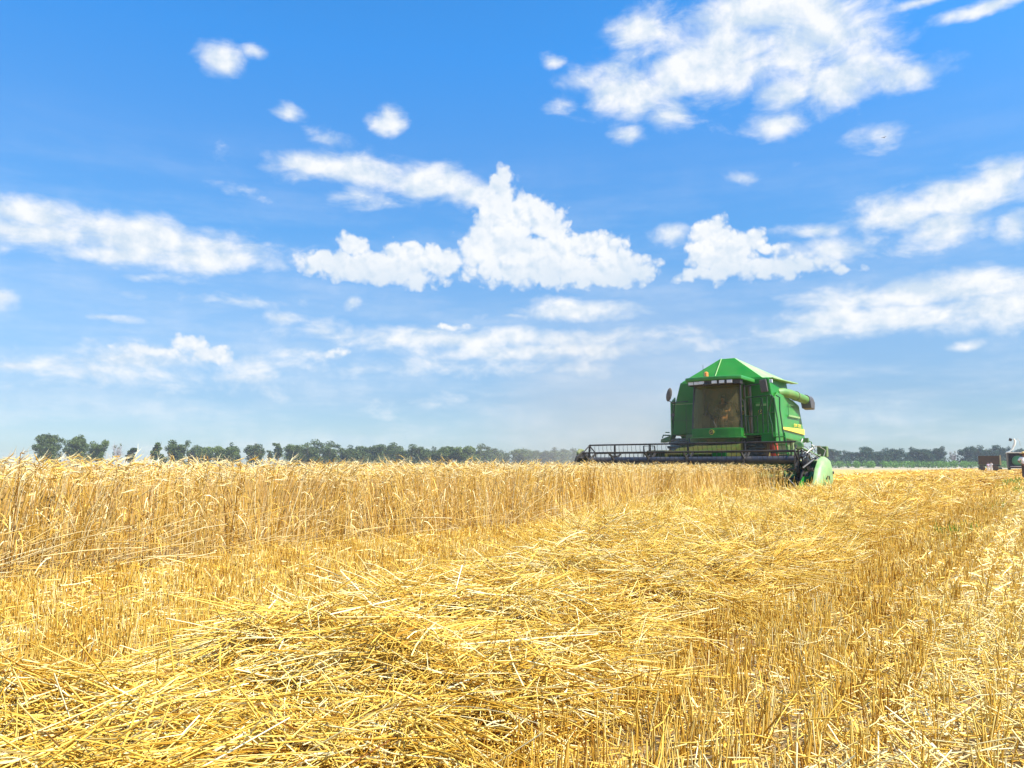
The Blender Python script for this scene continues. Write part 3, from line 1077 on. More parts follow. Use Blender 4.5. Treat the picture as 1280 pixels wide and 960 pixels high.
def wheat():
    bundles = []
    # (a range, depth range behind the edge, density, ...)
    zones = [(-1, 9, 0.0, 0.9, 330, 3, 0.0029, 5, 4, 2), (9, 23.2, 0.0, 0.9, 230, 2, 0.0036, 4, 2, 1),
             (-2, 9, 0.9, 2.2, 120, 2, 0.0030, 3, 3, 1), (9, 23.2, 0.9, 2.4, 110, 2, 0.004, 3, 2, 1),
             (-4, 12, 2.2, 6.0, 60, 2, 0.004, 3, 2, 0), (12, 23.2, 2.4, 8.4, 60, 2, 0.0045, 3, 2, 0)]
    for (a0, a1, d0, d1, dens, sides, r0, k, awns, leaves) in zones:
        n = int(dens * (a1 - a0) * (d1 - d0))
        a = rng.uniform(a0, a1, n)
        dd = rng.uniform(d0, d1, n)
        o = wheat_edge(a) - dd
        x, y = fw(a, o)
        keep = in_view(x, y, 0.2)
        cl = soft_noise(x, y, 0.42, 60) + 0.7 * soft_noise(x, y, 0.19, 61)
        keep &= (dd > 0.9) | (rng.random(n) < np.clip(0.62 + 0.65 * cl, 0.08, 1))
        x, y, dd, a = x[keep], y[keep], dd[keep], a[keep]
        n = len(x)
        hgt = rng.uniform(0.69, 0.86, n) + 0.035 * soft_noise(x, y, 1.1, 31) - 0.10 * (rng.random(n) < 0.15)
        hgt = hgt + 0.025 * np.clip((4.5 - a) / 3, 0, 1)
        edge = np.exp(-dd / 0.25)
        lean = lean_field(x, y) + rng.normal(0, 0.10, (n, 2))
        out_ = rng.random(n) < 0.10 * edge
        lean[out_] += rng.normal(0, 0.45, (out_.sum(), 2))
        hgt = hgt * (1 - 0.18 * np.clip(np.hypot(lean[:, 0], lean[:, 1]) - 0.15, 0, 1))
        bundles += wheat_stems(x, y, hgt, lean, sides, r0, k, awns, leaves, 0.55)
    # stalks knocked over along the cut edge
    for (a0, a1, n) in [(-0.5, 3.6, 260), (3.6, 12, 120), (12, 22, 90)]:
        a = rng.uniform(a0, a1, n)
        o = wheat_edge(a) + rng.uniform(-0.35, 0.30, n)
        x, y = fw(a, o)
        z = rng.uniform(0.03, 0.40, n) * rng.random(n)
        pref = (rng.normal(0.35, 0.35, n), 1.0, 0.05)
        tilt = rng.normal(0.32, 0.26, n)
        ln = rng.uniform(0.4, 0.85, n)
        s = np.linspace(0, 1, 4)
        d = np.stack([np.cos(pref[0]) * np.cos(tilt), np.sin(pref[0]) * np.cos(tilt), np.sin(tilt)], -1)
        p = np.stack([x - 0.3, y, z], -1)[:, None] + d[:, None] * (ln[:, None] * s)[..., None]
        p[:, :, 2] -= (0.1 * ln)[:, None] * s[None] ** 2
        p[:, :, 2] = np.maximum(p[:, :, 2], 0.01)
        bundles.append(stalk_mesh('', p, np.full((n, 4), 0.0026), np.clip(rng.normal(0.75, 0.15, n), 0, 1), None, 3))
    root = empty('standing_wheat', (*fw(10, -7), 0))
    tag(root, 'uncut ripe golden wheat standing in a wall across the field', 'wheat', kind='stuff')
    ob = link_bundle('wheat_stalks', bundles, WHEAT)
    ob.parent = root
    ob.matrix_parent_inverse = Matrix.Translation((-root.location[0], -root.location[1], 0))
    ob['kind'] = 'stuff'
    # the crop further in: bumpy canopy over packed stems
    aa = np.concatenate([[-120, -60, -30], np.arange(-12, 22.6, 0.28), [22.7]])
    dd = np.concatenate([[1.5], np.arange(1.5, 8.3, 0.28)])
    A, D = np.meshgrid(aa, dd)
    O = wheat_edge(np.clip(A, -12, 60)) - D
    X, Y = fw(A, O)
    Z = 0.60 + rng.uniform(-0.06, 0.06, X.shape)
    Z[0, :] = 0
    V = [np.stack([X, Y, Z], -1).reshape(-1, 3)]
    nx, ny = len(aa), len(dd)
    i, j = np.meshgrid(np.arange(nx - 1), np.arange(ny - 1))
    Q = [np.stack([j * nx + i, j * nx + i + 1, (j + 1) * nx + i + 1, (j + 1) * nx + i], -1).reshape(-1, 4)]
    aa = np.concatenate([[-120, -60, -30], np.arange(-12, 62, 0.7)])
    oo = -13.8 - np.concatenate([[0.0], np.arange(0, 40, 0.7), [60, 100, 180, 300]])
    A, O = np.meshgrid(aa, oo)
    X, Y = fw(A, O)
    Z = 0.68 + rng.uniform(-0.07, 0.07, X.shape)
    Z[0, :] = 0
    off = len(V[0])
    V.append(np.stack([X, Y, Z], -1).reshape(-1, 3))
    nx, ny = len(aa), len(oo)
    i, j = np.meshgrid(np.arange(nx - 1), np.arange(ny - 1))
    Q.append(np.stack([j * nx + i, j * nx + i + 1, (j + 1) * nx + i + 1, (j + 1) * nx + i], -1).reshape(-1, 4) + off)
    me = bpy.data.meshes.new('wheat_canopy')
    me.from_pydata(np.concatenate(V).tolist(), [], np.concatenate(Q).tolist())
    me.materials.append(mat('wheat_canopy', (0.32, 0.20, 0.07), 0.9, spec=0.1, var=0.4, vscale=30))
    o = bpy.data.objects.new('wheat_canopy', me)
    C.objects.link(o)
    o.parent = root
    o.matrix_parent_inverse = Matrix.Translation((-root.location[0], -root.location[1], 0))
    o['kind'] = 'stuff'


wheat()


# ------------------------------------------------------------------ green weeds in the stubble
def weeds():
    bundles = []
    for (a, o, n, sa, so_, h) in [(10.4, -0.80, 130, 0.45, 0.10, 0.13), (9.2, -0.72, 40, 0.3, 0.06, 0.10), (44, -0.9, 300, 5.0, 0.5, 0.2), (30, -0.4, 90, 2.0, 0.15, 0.15), (2.6, -3.25, 30, 0.1, 0.1, 0.12), (17, -0.6, 60, 1, 0.1, 0.14)]:
        aa = a + rng.normal(0, sa, n)
        oo = o + rng.normal(0, so_, n)
        x, y = fw(aa, oo)
        d = rng.normal(0, 0.5, (n, 3))
        d[:, 2] = 1
        d /= np.linalg.norm(d, axis=1, keepdims=True)
        s = np.array([0, 0.5, 1.0])
        p = np.stack([x, y, np.full(n, 0.0)], -1)[:, None] + d[:, None] * (h * rng.uniform(0.5, 1.3, n)[:, None] * s)[..., None]
        r = np.array([0.7, 1, 0.2])[None] * (0.004 + 0.00025 * a) * rng.uniform(0.6, 1.2, n)[:, None]
        bundles.append(stalk_mesh('', p, r, rng.random(n), None, 2))
    o_ = link_bundle('green_weeds', bundles, WEED)
    tag(o_, 'small tufts of fresh green weeds growing in the stubble', 'weeds', kind='stuff')


weeds()

# ------------------------------------------------------------------ combine harvester
A0, O0 = 23.6, -9.2
hx, hy = fw(A0, O0)


def text_obj(name, body, size, loc, rot, m, parent, depth=0.004):
    cu = bpy.data.curves.new(name, 'FONT')
    cu.body = body
    cu.size = size
    cu.extrude = depth
    cu.align_x = 'CENTER'
    cu.align_y = 'CENTER'
    tmp = bpy.data.objects.new(name, cu)
    C.objects.link(tmp)
    dg = bpy.context.evaluated_depsgraph_get()
    me = bpy.data.meshes.new_from_object(tmp.evaluated_get(dg))
    bpy.data.objects.remove(tmp)
    me.name = name
    me.materials.clear()
    me.materials.append(m)
    o = bpy.data.objects.new(name, me)
    o.location = loc
    o.rotation_euler = rot
    C.objects.link(o)
    o.parent = parent
    return o


def roundel(name, cx, cy, cz, r, parent):
    """black disc with yellow rim and a leaping deer, facing the front"""
    b = MB().lathe((cx, cy, cz), (0, 1, 0), [(-0.012, r * 0.86), (0.01, r * 0.86)], 28).build(name, BLACK, parent)
    MB().lathe((cx, cy, cz), (0, 1, 0), [(-0.006, r), (0.008, r)], 28).build('rim', YELLOW, b)
    deer = [(-.62, -.10), (-.40, .02), (-.05, .05), (.22, .14), (.34, .34), (.22, .52), (.10, .60), (.28, .56), (.40, .62), (.42, .44), (.62, .34),
            (.48, .22), (.42, .02), (.70, -.22), (.52, -.20), (.28, -.10), (-.10, -.16), (-.34, -.14), (-.62, -.46), (-.58, -.24), (-.70, -.02)]
    MB().prism([(cx + x * r * 0.8, cz + z * r * 0.8) for x, z in deer], 'y', cy - 0.018, cy - 0.0125).build('deer', YELLOW, b)
    return b


def combine():
    root = empty('combine_harvester', (hx, hy, 0), -TH)
    tag(root, 'big green combine harvester with tinted cab and wide reel cutting into the ripe wheat', 'combine harvester')
    # --- chassis and hull
    b = MB()
    b.bb(-1.25, 1.25, 3.2, 8.0, 1.25, 1.95)
    b.bb(-1.5, 1.5, 6.2, 8.15, 1.95, 3.0)
    b.bb(-0.9, 0.9, 2.75, 3.3, 1.45, 1.85)
    b.build('chassis', GREEN_D, root, bevel=0.04)
    # front wall of the grain tank, wider at the bottom
    b = MB()
    b.prism([(-1.98, 1.95), (1.80, 1.95), (1.78, 3.12), (1.66, 3.93), (-1.62, 3.93), (-1.84, 3.15)], 'y', 3.75, 6.15)
    hull = b.build('grain_tank', GREEN_C, root, bevel=0.05)
    # raised pressings on the tank front beside the cab
    MB().prism([(1.12, 2.0), (1.72, 2.0), (1.70, 3.05), (1.12, 3.05)], 'y', 3.705, 3.745).build('tank_door', GREEN_C, hull, bevel=0.015)
    MB().bb(1.20, 1.60, 3.69, 3.70, 2.92, 3.0).build('door_ledge', GREEN_P, hull)
    MB().prism([(-1.92, 2.0), (-0.95, 2.0), (-0.95, 3.1), (-1.80, 3.1)], 'y', 3.70, 3.745).build('tank_door', GREEN_C, hull, bevel=0.015)
    MB().bb(-1.9, -0.8, 3.685, 3.70, 3.10, 3.13).build('seam_strip', GREEN_S, hull)
    roundel('badge', 1.35, 3.68, 2.72, 0.075, root)
    MB().bb(1.70, 1.80, 3.66, 3.74, 3.72, 3.84).build('marker_lamp', LAMP, root, bevel=0.01)
    for (x0, x1, z0, z1) in ((-1.40, -1.385, 2.0, 3.1), (-1.9, -0.95, 2.50, 2.51), (1.12, 1.7, 2.42, 2.43), (1.2, 1.62, 3.45, 3.46)):
        MB().bb(x0, x1, 3.690, 3.704, z0, z1).build('panel_seam', RAIL, hull)
    # --- tank extension: four leaves meeting in a small ridge
    lo = [(-1.56, 3.80, 3.95), (1.42, 3.80, 3.95), (1.78, 6.35, 3.95), (-1.50, 6.35, 3.95)]
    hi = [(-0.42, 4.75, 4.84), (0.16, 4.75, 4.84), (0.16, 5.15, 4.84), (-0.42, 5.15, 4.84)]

    def leaf(i, j, m):
        q = [Vector(lo[i]), Vector(lo[j]), Vector(hi[j]), Vector(hi[i])]
        nrm = (q[1] - q[0]).cross(q[3] - q[0]).normalized() * 0.03
        MB().hexa([q[0], q[1], q[1] - nrm, q[0] - nrm, q[3], q[2], q[2] - nrm, q[3] - nrm]).build('tank_cover', m, root)
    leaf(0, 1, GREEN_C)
    leaf(1, 2, GREEN_P)  # sun-facing leaf: the paler green paints in the sunlight
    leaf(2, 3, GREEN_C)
    leaf(3, 0, GREEN_C)
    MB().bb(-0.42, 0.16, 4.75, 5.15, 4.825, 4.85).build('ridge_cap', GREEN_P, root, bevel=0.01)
    MB().tube([(-0.32, 3.78, 3.98), (-0.34, 4.72, 4.85)], 0.02, 6).build('cover_seam', GREEN_P, root)
    b = MB()
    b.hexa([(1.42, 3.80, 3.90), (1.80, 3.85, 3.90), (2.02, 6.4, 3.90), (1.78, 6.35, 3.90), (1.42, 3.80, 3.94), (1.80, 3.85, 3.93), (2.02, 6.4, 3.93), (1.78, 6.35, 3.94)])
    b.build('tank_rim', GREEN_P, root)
    # --- long side panels, slightly bulged
    for sx in (1, -1):
        prof = [(4.15, 2.02), (4.4, 1.82), (7.72, 1.72), (7.88, 1.85), (7.05, 3.13), (6.2, 3.28), (4.15, 3.42)]
        b = MB()
        p0 = [(sx * 1.70, y, z) for y, z in prof]
        p1 = [(sx * (1.84 + 0.05 * math.sin((z - 1.7) * 1.9)), y, z) for y, z in prof]
        n = len(prof)
        b.add(p0 + p1, [tuple(range(n))[::-1], tuple(range(n, 2 * n))] + [(i, (i + 1) % n, n + (i + 1) % n, n + i) for i in range(n)])
        sp = b.build('side_panel', GREEN, root, bevel=0.03)
        X = sx * 1.895
        MB().bb(min(X, X + sx * .02), max(X, X + sx * .02), 5.3, 6.95, 2.62, 2.68).build('crease', GREEN_S, sp)
        fr = MB()
        for (y0, y1, z0, z1) in ((5.3, 6.9, 3.05, 3.07), (5.3, 5.32, 2.68, 3.05), (6.88, 6.9, 2.68, 3.05)):
            fr.bb(min(X, X + sx * .012), max(X, X + sx * .012), y0, y1, z0, z1)
        fr.build('pressing', GREEN_D, sp)
        # yellow stripe, widening towards the rear, with lettering above it
        q = [(4.5, 2.12), (7.62, 2.02), (7.55, 2.24), (4.5, 2.20)]
        MB().prism(q, 'x', min(X - sx * .03, X + sx * .012), max(X - sx * .03, X + sx * .012)).build('yellow_stripe', YELLOW, sp)
        for word, dy in (('JOHN', -0.31), ('DEERE', 0.27)):
            text_obj('lettering', word, 0.17, (X + sx * 0.012, 6.55 + dy * sx, 2.325), (R(90), 0, R(90) * sx), YELLOW, sp)
    # forward side skirts below the tank
    MB().prism([(3.72, 1.95), (4.13, 1.95), (4.13, 3.42), (3.72, 3.2)], 'x', 1.80, 1.86).build('side_skirt', GREEN, root, bevel=0.02)
    MB().prism([(3.72, 1.95), (4.13, 1.95), (4.13, 3.42), (3.72, 3.2)], 'x', -2.02, -1.96).build('side_skirt', GREEN, root, bevel=0.02)
    # --- unloading auger folded back along the side
    ua = MB()
    ua.tube([(1.62, 4.9, 3.46), (1.78, 5.1, 3.48), (1.92, 5.6, 3.46), (2.10, 7.05, 3.34)], [0.165, 0.175, 0.165, 0.165], 18)
    au = ua.build('unloading_auger', GREEN_A, root, smooth=True)
    MB().tube([(2.10, 7.03, 3.36), (2.13, 7.5, 3.33), (2.14, 7.62, 3.27)], [0.18, 0.19, 0.17], 18).build('spout', GREYD, au, smooth=True)
    MB().hexa([(1.96, 7.06, 3.02), (2.32, 7.06, 3.02), (2.32, 7.6, 2.98), (1.96, 7.6, 2.98), (1.92, 7.05, 3.32), (2.30, 7.05, 3.32), (2.34, 7.62, 3.29), (1.94, 7.62, 3.29)]).build('spout_hood', GREYD, au, bevel=0.03)
    MB().lathe((1.98, 6.1, 3.42), (0.12, 1, -.08), [(-0.03, 0.185), (0.03, 0.185)], 18).build('clamp_band', GREEN_D, au)
    # --- rear: chopper hood and brackets
    MB().prism([(7.9, 1.0), (9.1, 0.9), (9.3, 1.5), (8.7, 2.3), (8.0, 2.55)], 'x', -1.35, 1.35).build('straw_hood', GREEN_D, root, bevel=0.05)
    rb = MB()
    rb.bb(1.78, 2.02, 7.6, 7.78, 1.72, 1.90)
    rb.tube([(2.02, 7.7, 1.78), (2.12, 7.7, 1.74), (2.14, 7.7, 1.3)], 0.025, 6)
    rb.build('rear_bracket', GREEN_D, root, bevel=0.02)
    # --- cab
    cx = 0.17
    cab = MB()
    # floor pan and rear wall
    cab.bb(cx - 0.86, cx + 0.86, 2.45, 3.72, 1.84, 1.92)
    cab.bb(cx - 0.86, cx + 0.86, 3.66, 3.74, 1.92, 3.62)
    cb = cab.build('cab', GREEN_D, root, bevel=0.02)
    # curved front screen
    nseg, yb, yt = 8, 2.34, 2.50
    vs = []
    for lv, (z, hw, y0) in enumerate(((2.12, 0.85, yb), (2.9, 0.83, (yb + yt) / 2 - 0.02), (3.66, 0.80, yt))):
        for i in range(nseg + 1):
            s = -1 + 2 * i / nseg
            vs.append((cx + s * hw, y0 + 0.16 * s * s, z))
    fs = [(l * (nseg + 1) + i, l * (nseg + 1) + i + 1, (l + 1) * (nseg + 1) + i + 1, (l + 1) * (nseg + 1) + i) for l in range(2) for i in range(nseg)]
    MB().add(vs, fs).build('windscreen', GLASS, cb, smooth=True)
    # front panel under the screen
    pts = [(cx + s * 0.88, 2.30 + 0.16 * s * s) for s in [-1 + 2 * i / 8 for i in range(9)]] + [(cx + 0.88, 2.75), (cx - 0.88, 2.75)]
    MB().prism(pts, 'z', 1.82, 2.12).build('front_panel', GREEN_C, cb, bevel=0.02)
    pts2 = [(cx + s * 0.95, 2.26 + 0.16 * s * s) for s in [-1 + 2 * i / 8 for i in range(9)]] + [(cx + 0.95, 2.75), (cx - 0.92, 2.75)]
    MB().prism(pts2, 'z', 1.78, 1.82).build('front_lip', GREEN, cb)
    roundel('badge', 0.06, 2.285, 1.98, 0.085, root)
    # wiper, grab handles, seams, hoses
    MB().tube([(cx + 0.05, 2.33, 2.16), (cx - 0.30, 2.37, 2.75)], 0.012, 5).tube([(cx - 0.36, 2.37, 2.55), (cx - 0.22, 2.39, 3.0)], 0.014, 5).build('wiper', BLACK, cb)
    MB().tube([(cx + 0.93, 2.56, 2.1), (cx + 0.99, 2.53, 2.2), (cx + 0.97, 2.53, 3.0), (cx + 0.90, 2.58, 3.1)], 0.014, 5).build('grab_handle', BLACK, cb)
    MB().tube([(cx - 0.75, 3.4, 3.9), (cx - 0.78, 3.45, 4.5)], 0.008, 4).build('aerial', BLACK, cb)
    # pillars
    for s in (-1, 1):
        MB().tube([(cx + s * 0.87, yb + .17, 2.1), (cx + s * 0.82, yt + .15, 3.68)], 0.035, 6).build('pillar', BLACK, cb)
        MB().tube([(cx + s * 0.87, 3.66, 1.95), (cx + s * 0.84, 3.66, 3.65)], 0.05, 6).build('pillar', BLACK, cb)
    MB().tube([(cx + 0.86, 3.05, 1.95), (cx + 0.84, 3.05, 3.65)], 0.022, 6).build('door_frame', BLACK, cb)
    for s in (-1, 1):
        MB().add([(cx + s * .86, yb + .19, 2.0), (cx + s * .86, 3.62, 2.0), (cx + s * .83, 3.62, 3.63), (cx + s * .82, yt + .17, 3.63)], [(0, 1, 2, 3)]).build('side_window', GLASS, cb)
    # interior
    it = MB()
    it.box((cx, 3.25, 2.35), (0.52, 0.50, 0.14))
    it.box((cx, 3.50, 2.75), (0.50, 0.13, 0.75), (R(-8), 0, 0))
    it.box((cx, 3.2, 2.1), (0.4, 0.4, 0.36))
    it.build('driver_seat', SEATC, cb, bevel=0.04)
    st = MB()
    st.tube([(cx, 2.62, 1.95), (cx, 2.78, 2.6)], 0.04, 8)
    ring = [(cx + 0.19 * math.cos(t), 2.80 + 0.10 * math.sin(t), 2.66 + 0.16 * math.sin(t)) for t in np.linspace(0, 2 * math.pi, 17)]
    st.tube(ring, 0.016, 6, False)
    st.tube([ring[0], ring[8]], 0.012, 5)
    st.build('steering_wheel', BLACK, cb)
    cn = MB()
    cn.box((cx + 0.48, 3.05, 2.45), (0.22, 0.7, 0.16))
    cn.box((cx + 0.62, 2.8, 2.85), (0.06, 0.2, 0.3))
    cn.box((cx - 0.55, 3.2, 2.4), (0.3, 0.5, 0.5))
    cn.build('console', GREYD, cb, bevel=0.02)
    # roof
    pts = [(cx + s * 1.00, 2.06 + 0.16 * s * s) for s in [-1 + 2 * i / 8 for i in range(9)]] + [(cx + 1.0, 3.80), (cx - 1.0, 3.80)]
    rf = MB().prism(pts, 'z', 3.76, 3.90).build('cab_roof', GREEN_T if False else GREEN, cb, bevel=0.04)
    pts = [(cx + s * 0.93, 2.14 + 0.16 * s * s) for s in [-1 + 2 * i / 8 for i in range(9)]] + [(cx + 0.93, 2.6), (cx - 0.93, 2.6)]
    MB().prism(pts, 'z', 3.62, 3.758).build('lamp_fascia', BLACK, rf)
    for s in (-0.86, -0.64, -0.44, 0.02, 0.28, 0.54):
        MB().bb(cx + s - 0.02, cx + s + 0.16, 2.095 + 0.16 * s * s, 2.14 + 0.16 * s * s, 3.64, 3.745).build('work_lamp', LAMP, rf, bevel=0.008)
    bc = MB().lathe((-0.17, 2.55, 3.90), (0, 0, 1), [(0, 0.05), (0.05, 0.05), (0.055, 0.075), (0.19, 0.07), (0.215, 0.04)], 14)
    bc.build('beacon', ORANGE, rf, smooth=True)
    MB().ell((-0.05, 2.12, 3.62), (0.11, 0.06, 0.05)).build('camera_pod', BLACK, rf, smooth=True)
    # --- mirrors
    mi = MB()
    mi.tube([(-1.80, 3.66, 3.12), (-1.62, 3.1, 3.14), (-1.60, 2.95, 3.10)], 0.02, 6)
    mi.tube([(-1.0, 2.9, 3.14), (-1.62, 2.95, 3.12), (-1.76, 2.95, 3.2)], 0.018, 6)
    m1 = mi.build('mirror_arm', BLACK, root)
    MB().ell((-1.74, 2.95, 3.42), (0.11, 0.05, 0.26), rot=(0, R(12), 0)).build('mirror', MIRROR, m1, smooth=True)
    mi = MB()
    mi.tube([(-1.95, 3.66, 2.56), (-1.72, 3.2, 2.56)], 0.016, 6)
    m2 = mi.build('mirror_arm', BLACK, root)
    MB().lathe((-1.70, 3.15, 2.68), (0, 1, 0), [(-.02, .07), (.03, .075)], 14).build('round_mirror', MIRROR, m2)
    mi = MB()
    mi.tube([(1.1, 2.8, 3.55), (1.55, 2.75, 3.60), (1.72, 2.75, 3.60)], 0.02, 6)
    m3 = mi.build('mirror_arm', BLACK, root)
    MB().box((1.76, 2.75, 3.53), (0.24, 0.08, 0.44), (0, R(-8), 0)).build('mirror', MIRROR, m3, bevel=0.03)
    # --- left hand step bracket of the picture
    b = MB()
    b.hexa([(-2.22, 3.2, 1.68), (-1.85, 3.2, 1.72), (-1.85, 3.6, 1.72), (-2.22, 3.6, 1.68), (-2.2, 3.2, 1.80), (-1.75, 3.2, 1.96), (-1.75, 3.6, 1.96), (-2.2, 3.6, 1.80)])
    b.tube([(-1.9, 3.3, 2.05), (-2.02, 3.2, 2.05)], 0.02, 6)
    b.tube([(-1.95, 3.5, 1.95), (-2.1, 3.2, 1.95), (-2.1, 3.1, 1.85)], 0.025, 6)
    b.build('step_bracket', GREEN_D, root)
    # --- platform, railings, ladder
    b = MB()
    b.bb(1.06, 2.10, 2.75, 3.70, 1.86, 1.93)
    b.prism([(2.75, 1.60), (3.70, 1.60), (3.70, 1.86), (2.75, 1.86)], 'x', 1.62, 2.10)
    b.build('platform', GREEN_C, root, bevel=0.012)
    r = 0.024
    b = MB()
    b.tube([(1.10, 2.78, 1.93), (1.06, 2.78, 3.08), (1.12, 2.78, 3.16), (1.60, 2.78, 3.16), (1.66, 2.78, 3.08), (1.58, 2.78, 2.60), (1.50, 2.78, 2.50), (1.06, 2.78, 2.52)], r, 6, False)
    b.tube([(1.16, 2.78, 2.50), (1.22, 2.78, 1.93)], r, 6)
    b.tube([(1.50, 2.78, 2.50), (1.50, 2.78, 1.93)], r, 6)
    b.tube([(1.68, 2.8, 1.93), (1.68, 2.8, 3.12)], r, 6)
    b.tube([(1.84, 2.8, 1.93), (1.84, 2.8, 3.18)], r, 6)
    b.tube([(1.12, 2.78, 3.16), (1.95, 2.78, 3.2)], r, 6)
    b.tube([(1.66, 2.8, 2.55), (2.05, 2.8, 2.62)], 0.012, 6)
    b.tube([(1.66, 2.8, 2.25), (2.05, 2.8, 2.3)], 0.012, 6)
    b.build('railing', RAIL, root)
    b = MB()
    b.tube([(1.82, 2.72, 3.18), (1.98, 2.7, 3.2), (2.04, 2.7, 3.12), (1.90, 2.7, 2.62), (2.00, 2.7, 2.2), (2.02, 2.7, 1.75)], r, 6, False)
    b.tube([(2.02, 2.7, 3.2), (2.10, 2.7, 3.1), (2.20, 2.66, 2.4), (2.24, 2.62, 1.9), (2.28, 2.6, 1.6)], r, 6, False)
    b.tube([(2.12, 2.9, 3.2), (2.24, 2.88, 3.12), (2.24, 2.86, 2.7), (2.32, 2.8, 2.1), (2.40, 2.75, 1.62)], r, 6, False)
    b.build('handrail', RAIL, root)
    b = MB()
    for i in range(4):
        b.box((2.22 + i * 0.04, 2.72, 1.78 - i * 0.27), (0.36, 0.20, 0.03))
    b.tube([(2.04, 2.72, 1.92), (2.16, 2.72, 0.95)], 0.02, 6)
    b.tube([(2.40, 2.72, 1.92), (2.52, 2.72, 0.95)], 0.02, 6)
    b.build('ladder', GREEN_C, root)
    fe = MB().lathe((1.98, 2.95, 1.02), (0, 0, 1), [(0, 0.115), (0.03, 0.13), (0.52, 0.13), (0.58, 0.06), (0.62, 0.03)], 16).build('fire_extinguisher', RED, root, smooth=True)
    MB().lathe((1.98, 2.95, 1.24), (0, 0, 1), [(0, 0.134), (0.07, 0.134)], 16).build('strap', BLACK, fe)
    # --- wheels
    def wheel(x, y, r_, wd, m):
        b = MB().lathe((x - wd / 2, y, r_), (1, 0, 0), [(0.0, r_ * .55), (0.02, r_ * .86), (wd * .14, r_ * .97), (wd * .5, r_), (wd * .86, r_ * .97), (wd - .02, r_ * .86), (wd, r_ * .55)], 36)
        for k in range(26):
            th = 2 * math.pi * k / 26
            for s in (-1, 1):
                th2 = th + (0.12 if s > 0 else 0)
                c = (x + s * wd * .24, y + math.cos(th2) * r_ * 0.995, r_ + math.sin(th2) * r_ * 0.995)
                b.box(c, (wd * .50, 0.05, 0.09), (th2 - math.pi / 2 + 0.0, 0, s * 0.0))
        wv = b.build('wheel', m, root)
        MB().lathe((x - wd / 2 - 0.005, y, r_), (1, 0, 0), [(0.0, r_ * .54), (0.08, r_ * .50), (0.12, r_ * .2), (wd - .12, r_ * .2), (wd - .08, r_ * .5), (wd + .01, r_ * .54)], 28).build('rim', YELLOW, wv)
    wheel(-1.48, 3.55, 0.90, 0.68, RUBBERD)
    wheel(1.40, 3.55, 0.90, 0.68, RUBBER)
    wheel(-1.38, 7.6, 0.60, 0.42, RUBBERD)
    wheel(1.38, 7.6, 0.60, 0.42, RUBBER)
    b = MB().bb(-1.1, 1.1, 3.4, 3.75, 0.75, 1.05)
    b.build('axle', GREEN_D, root, bevel=0.03)
    # --- feeder house
    b = MB().hexa([(-1.05, 1.05, 0.42), (0.98, 1.05, 0.42), (0.98, 3.4, 1.0), (-1.05, 3.4, 1.0), (-1.05, 1.05, 1.22), (0.98, 1.05, 1.22), (0.98, 3.3, 1.78), (-1.05, 3.3, 1.78)])
    fh = b.build('feeder_house', DUSTY, root, bevel=0.04)
    MB().bb(0.50, 0.96, 1.02, 1.045, 1.0, 1.24).build('guard_plate', GREEN_C, fh, bevel=0.005)
    MB().bb(-1.9, -1.2, 1.2, 2.6, 0.85, 1.35).build('drive_cover', DUSTY, root, bevel=0.04)
    hz = MB()
    for q in range(7):
        x_ = -1.0 + q * 0.33
        hz.tube([(x_, 2.9, 1.80), (x_ + 0.1, 2.7, 1.62), (x_ + 0.16, 2.75, 1.45), (x_ + 0.05, 3.1, 1.35)], 0.022, 6)
    hz.build('hydraulic_hoses', BLACK, root)
    ch = MB()
    rg0 = random.Random(9)
    for q in range(420):
        x_, y_ = rg0.uniform(-3.9, 3.9), rg0.uniform(0.98, 1.24)
        z_ = 0.985
        a_, l_ = rg0.uniform(0, 3.14), rg0.uniform(0.04, 0.16)
        ch.tube([(x_, y_, z_), (x_ + l_ * math.cos(a_), y_ + l_ * math.sin(a_) * .5, z_ + rg0.uniform(-.05, .08))], 0.004, 3, False)
    # --- header
    W = 4.10
    hd = MB()
    hd.prism([(1.0, 0.16), (1.08, 0.16), (1.08, 0.86), (1.22, 0.90), (1.22, 0.98), (1.0, 0.96)], 'x', -W, W)
    hd.prism([(-0.25, 0.10), (0.1, 0.07), (1.02, 0.14), (1.02, 0.17), (0.1, 0.11), (-0.25, 0.13)], 'x', -W, W)
    hdr = hd.build('header', GREEN_D, root)
    och = ch.build('chaff', STRAWHAT, hdr)
    och['kind'] = 'stuff'
    kn = MB()
    for i in range(108):
        x = -W + 0.04 + i * 0.0762
        kn.prism([(x - 0.02, -0.25), (x + 0.02, -0.25), (x, -0.38)], 'z', 0.10, 0.13)
    kn.build('cutter_bar', BLACK, hdr)
    ag = MB().lathe((-W + .05, 0.68, 0.42), (1, 0, 0), [(0, .15), (2 * W - .1, .15)], 16)
    for s in (-1, 1):
        vs, fs = [], []
        steps = 120
        for i in range(steps + 1):
            xx = s * (W - 0.06 - (W - 0.9) * i / steps)
            th = s * i / steps * 2 * math.pi * 6
            for rr in (0.14, 0.27):
                vs.append((xx, 0.68 + rr * math.cos(th), 0.42 + rr * math.sin(th)))
        fs = [(2 * i, 2 * i + 1, 2 * i + 3, 2 * i + 2) for i in range(steps)]
        ag.add(vs, fs)
    ag.build('table_auger', GREEN_D, hdr)
    # end plates
    lp = MB().prism([(0.45, 0.12), (0.95, 0.12), (0.95, 1.25), (0.85, 1.40), (0.6, 1.43), (0.45, 1.3)], 'x', -W - 0.16, -W - 0.06)
    lp.build('end_plate', GREEN_D, hdr, bevel=0.02)
    lp2 = MB().prism([(-0.4, 0.15), (1.1, 0.15), (1.1, 1.15), (0.7, 1.36), (0.2, 1.15)], 'x', -W - 0.055, -W + 0.02)
    lp2.build('drive_case', BLACK, hdr, bevel=0.02)
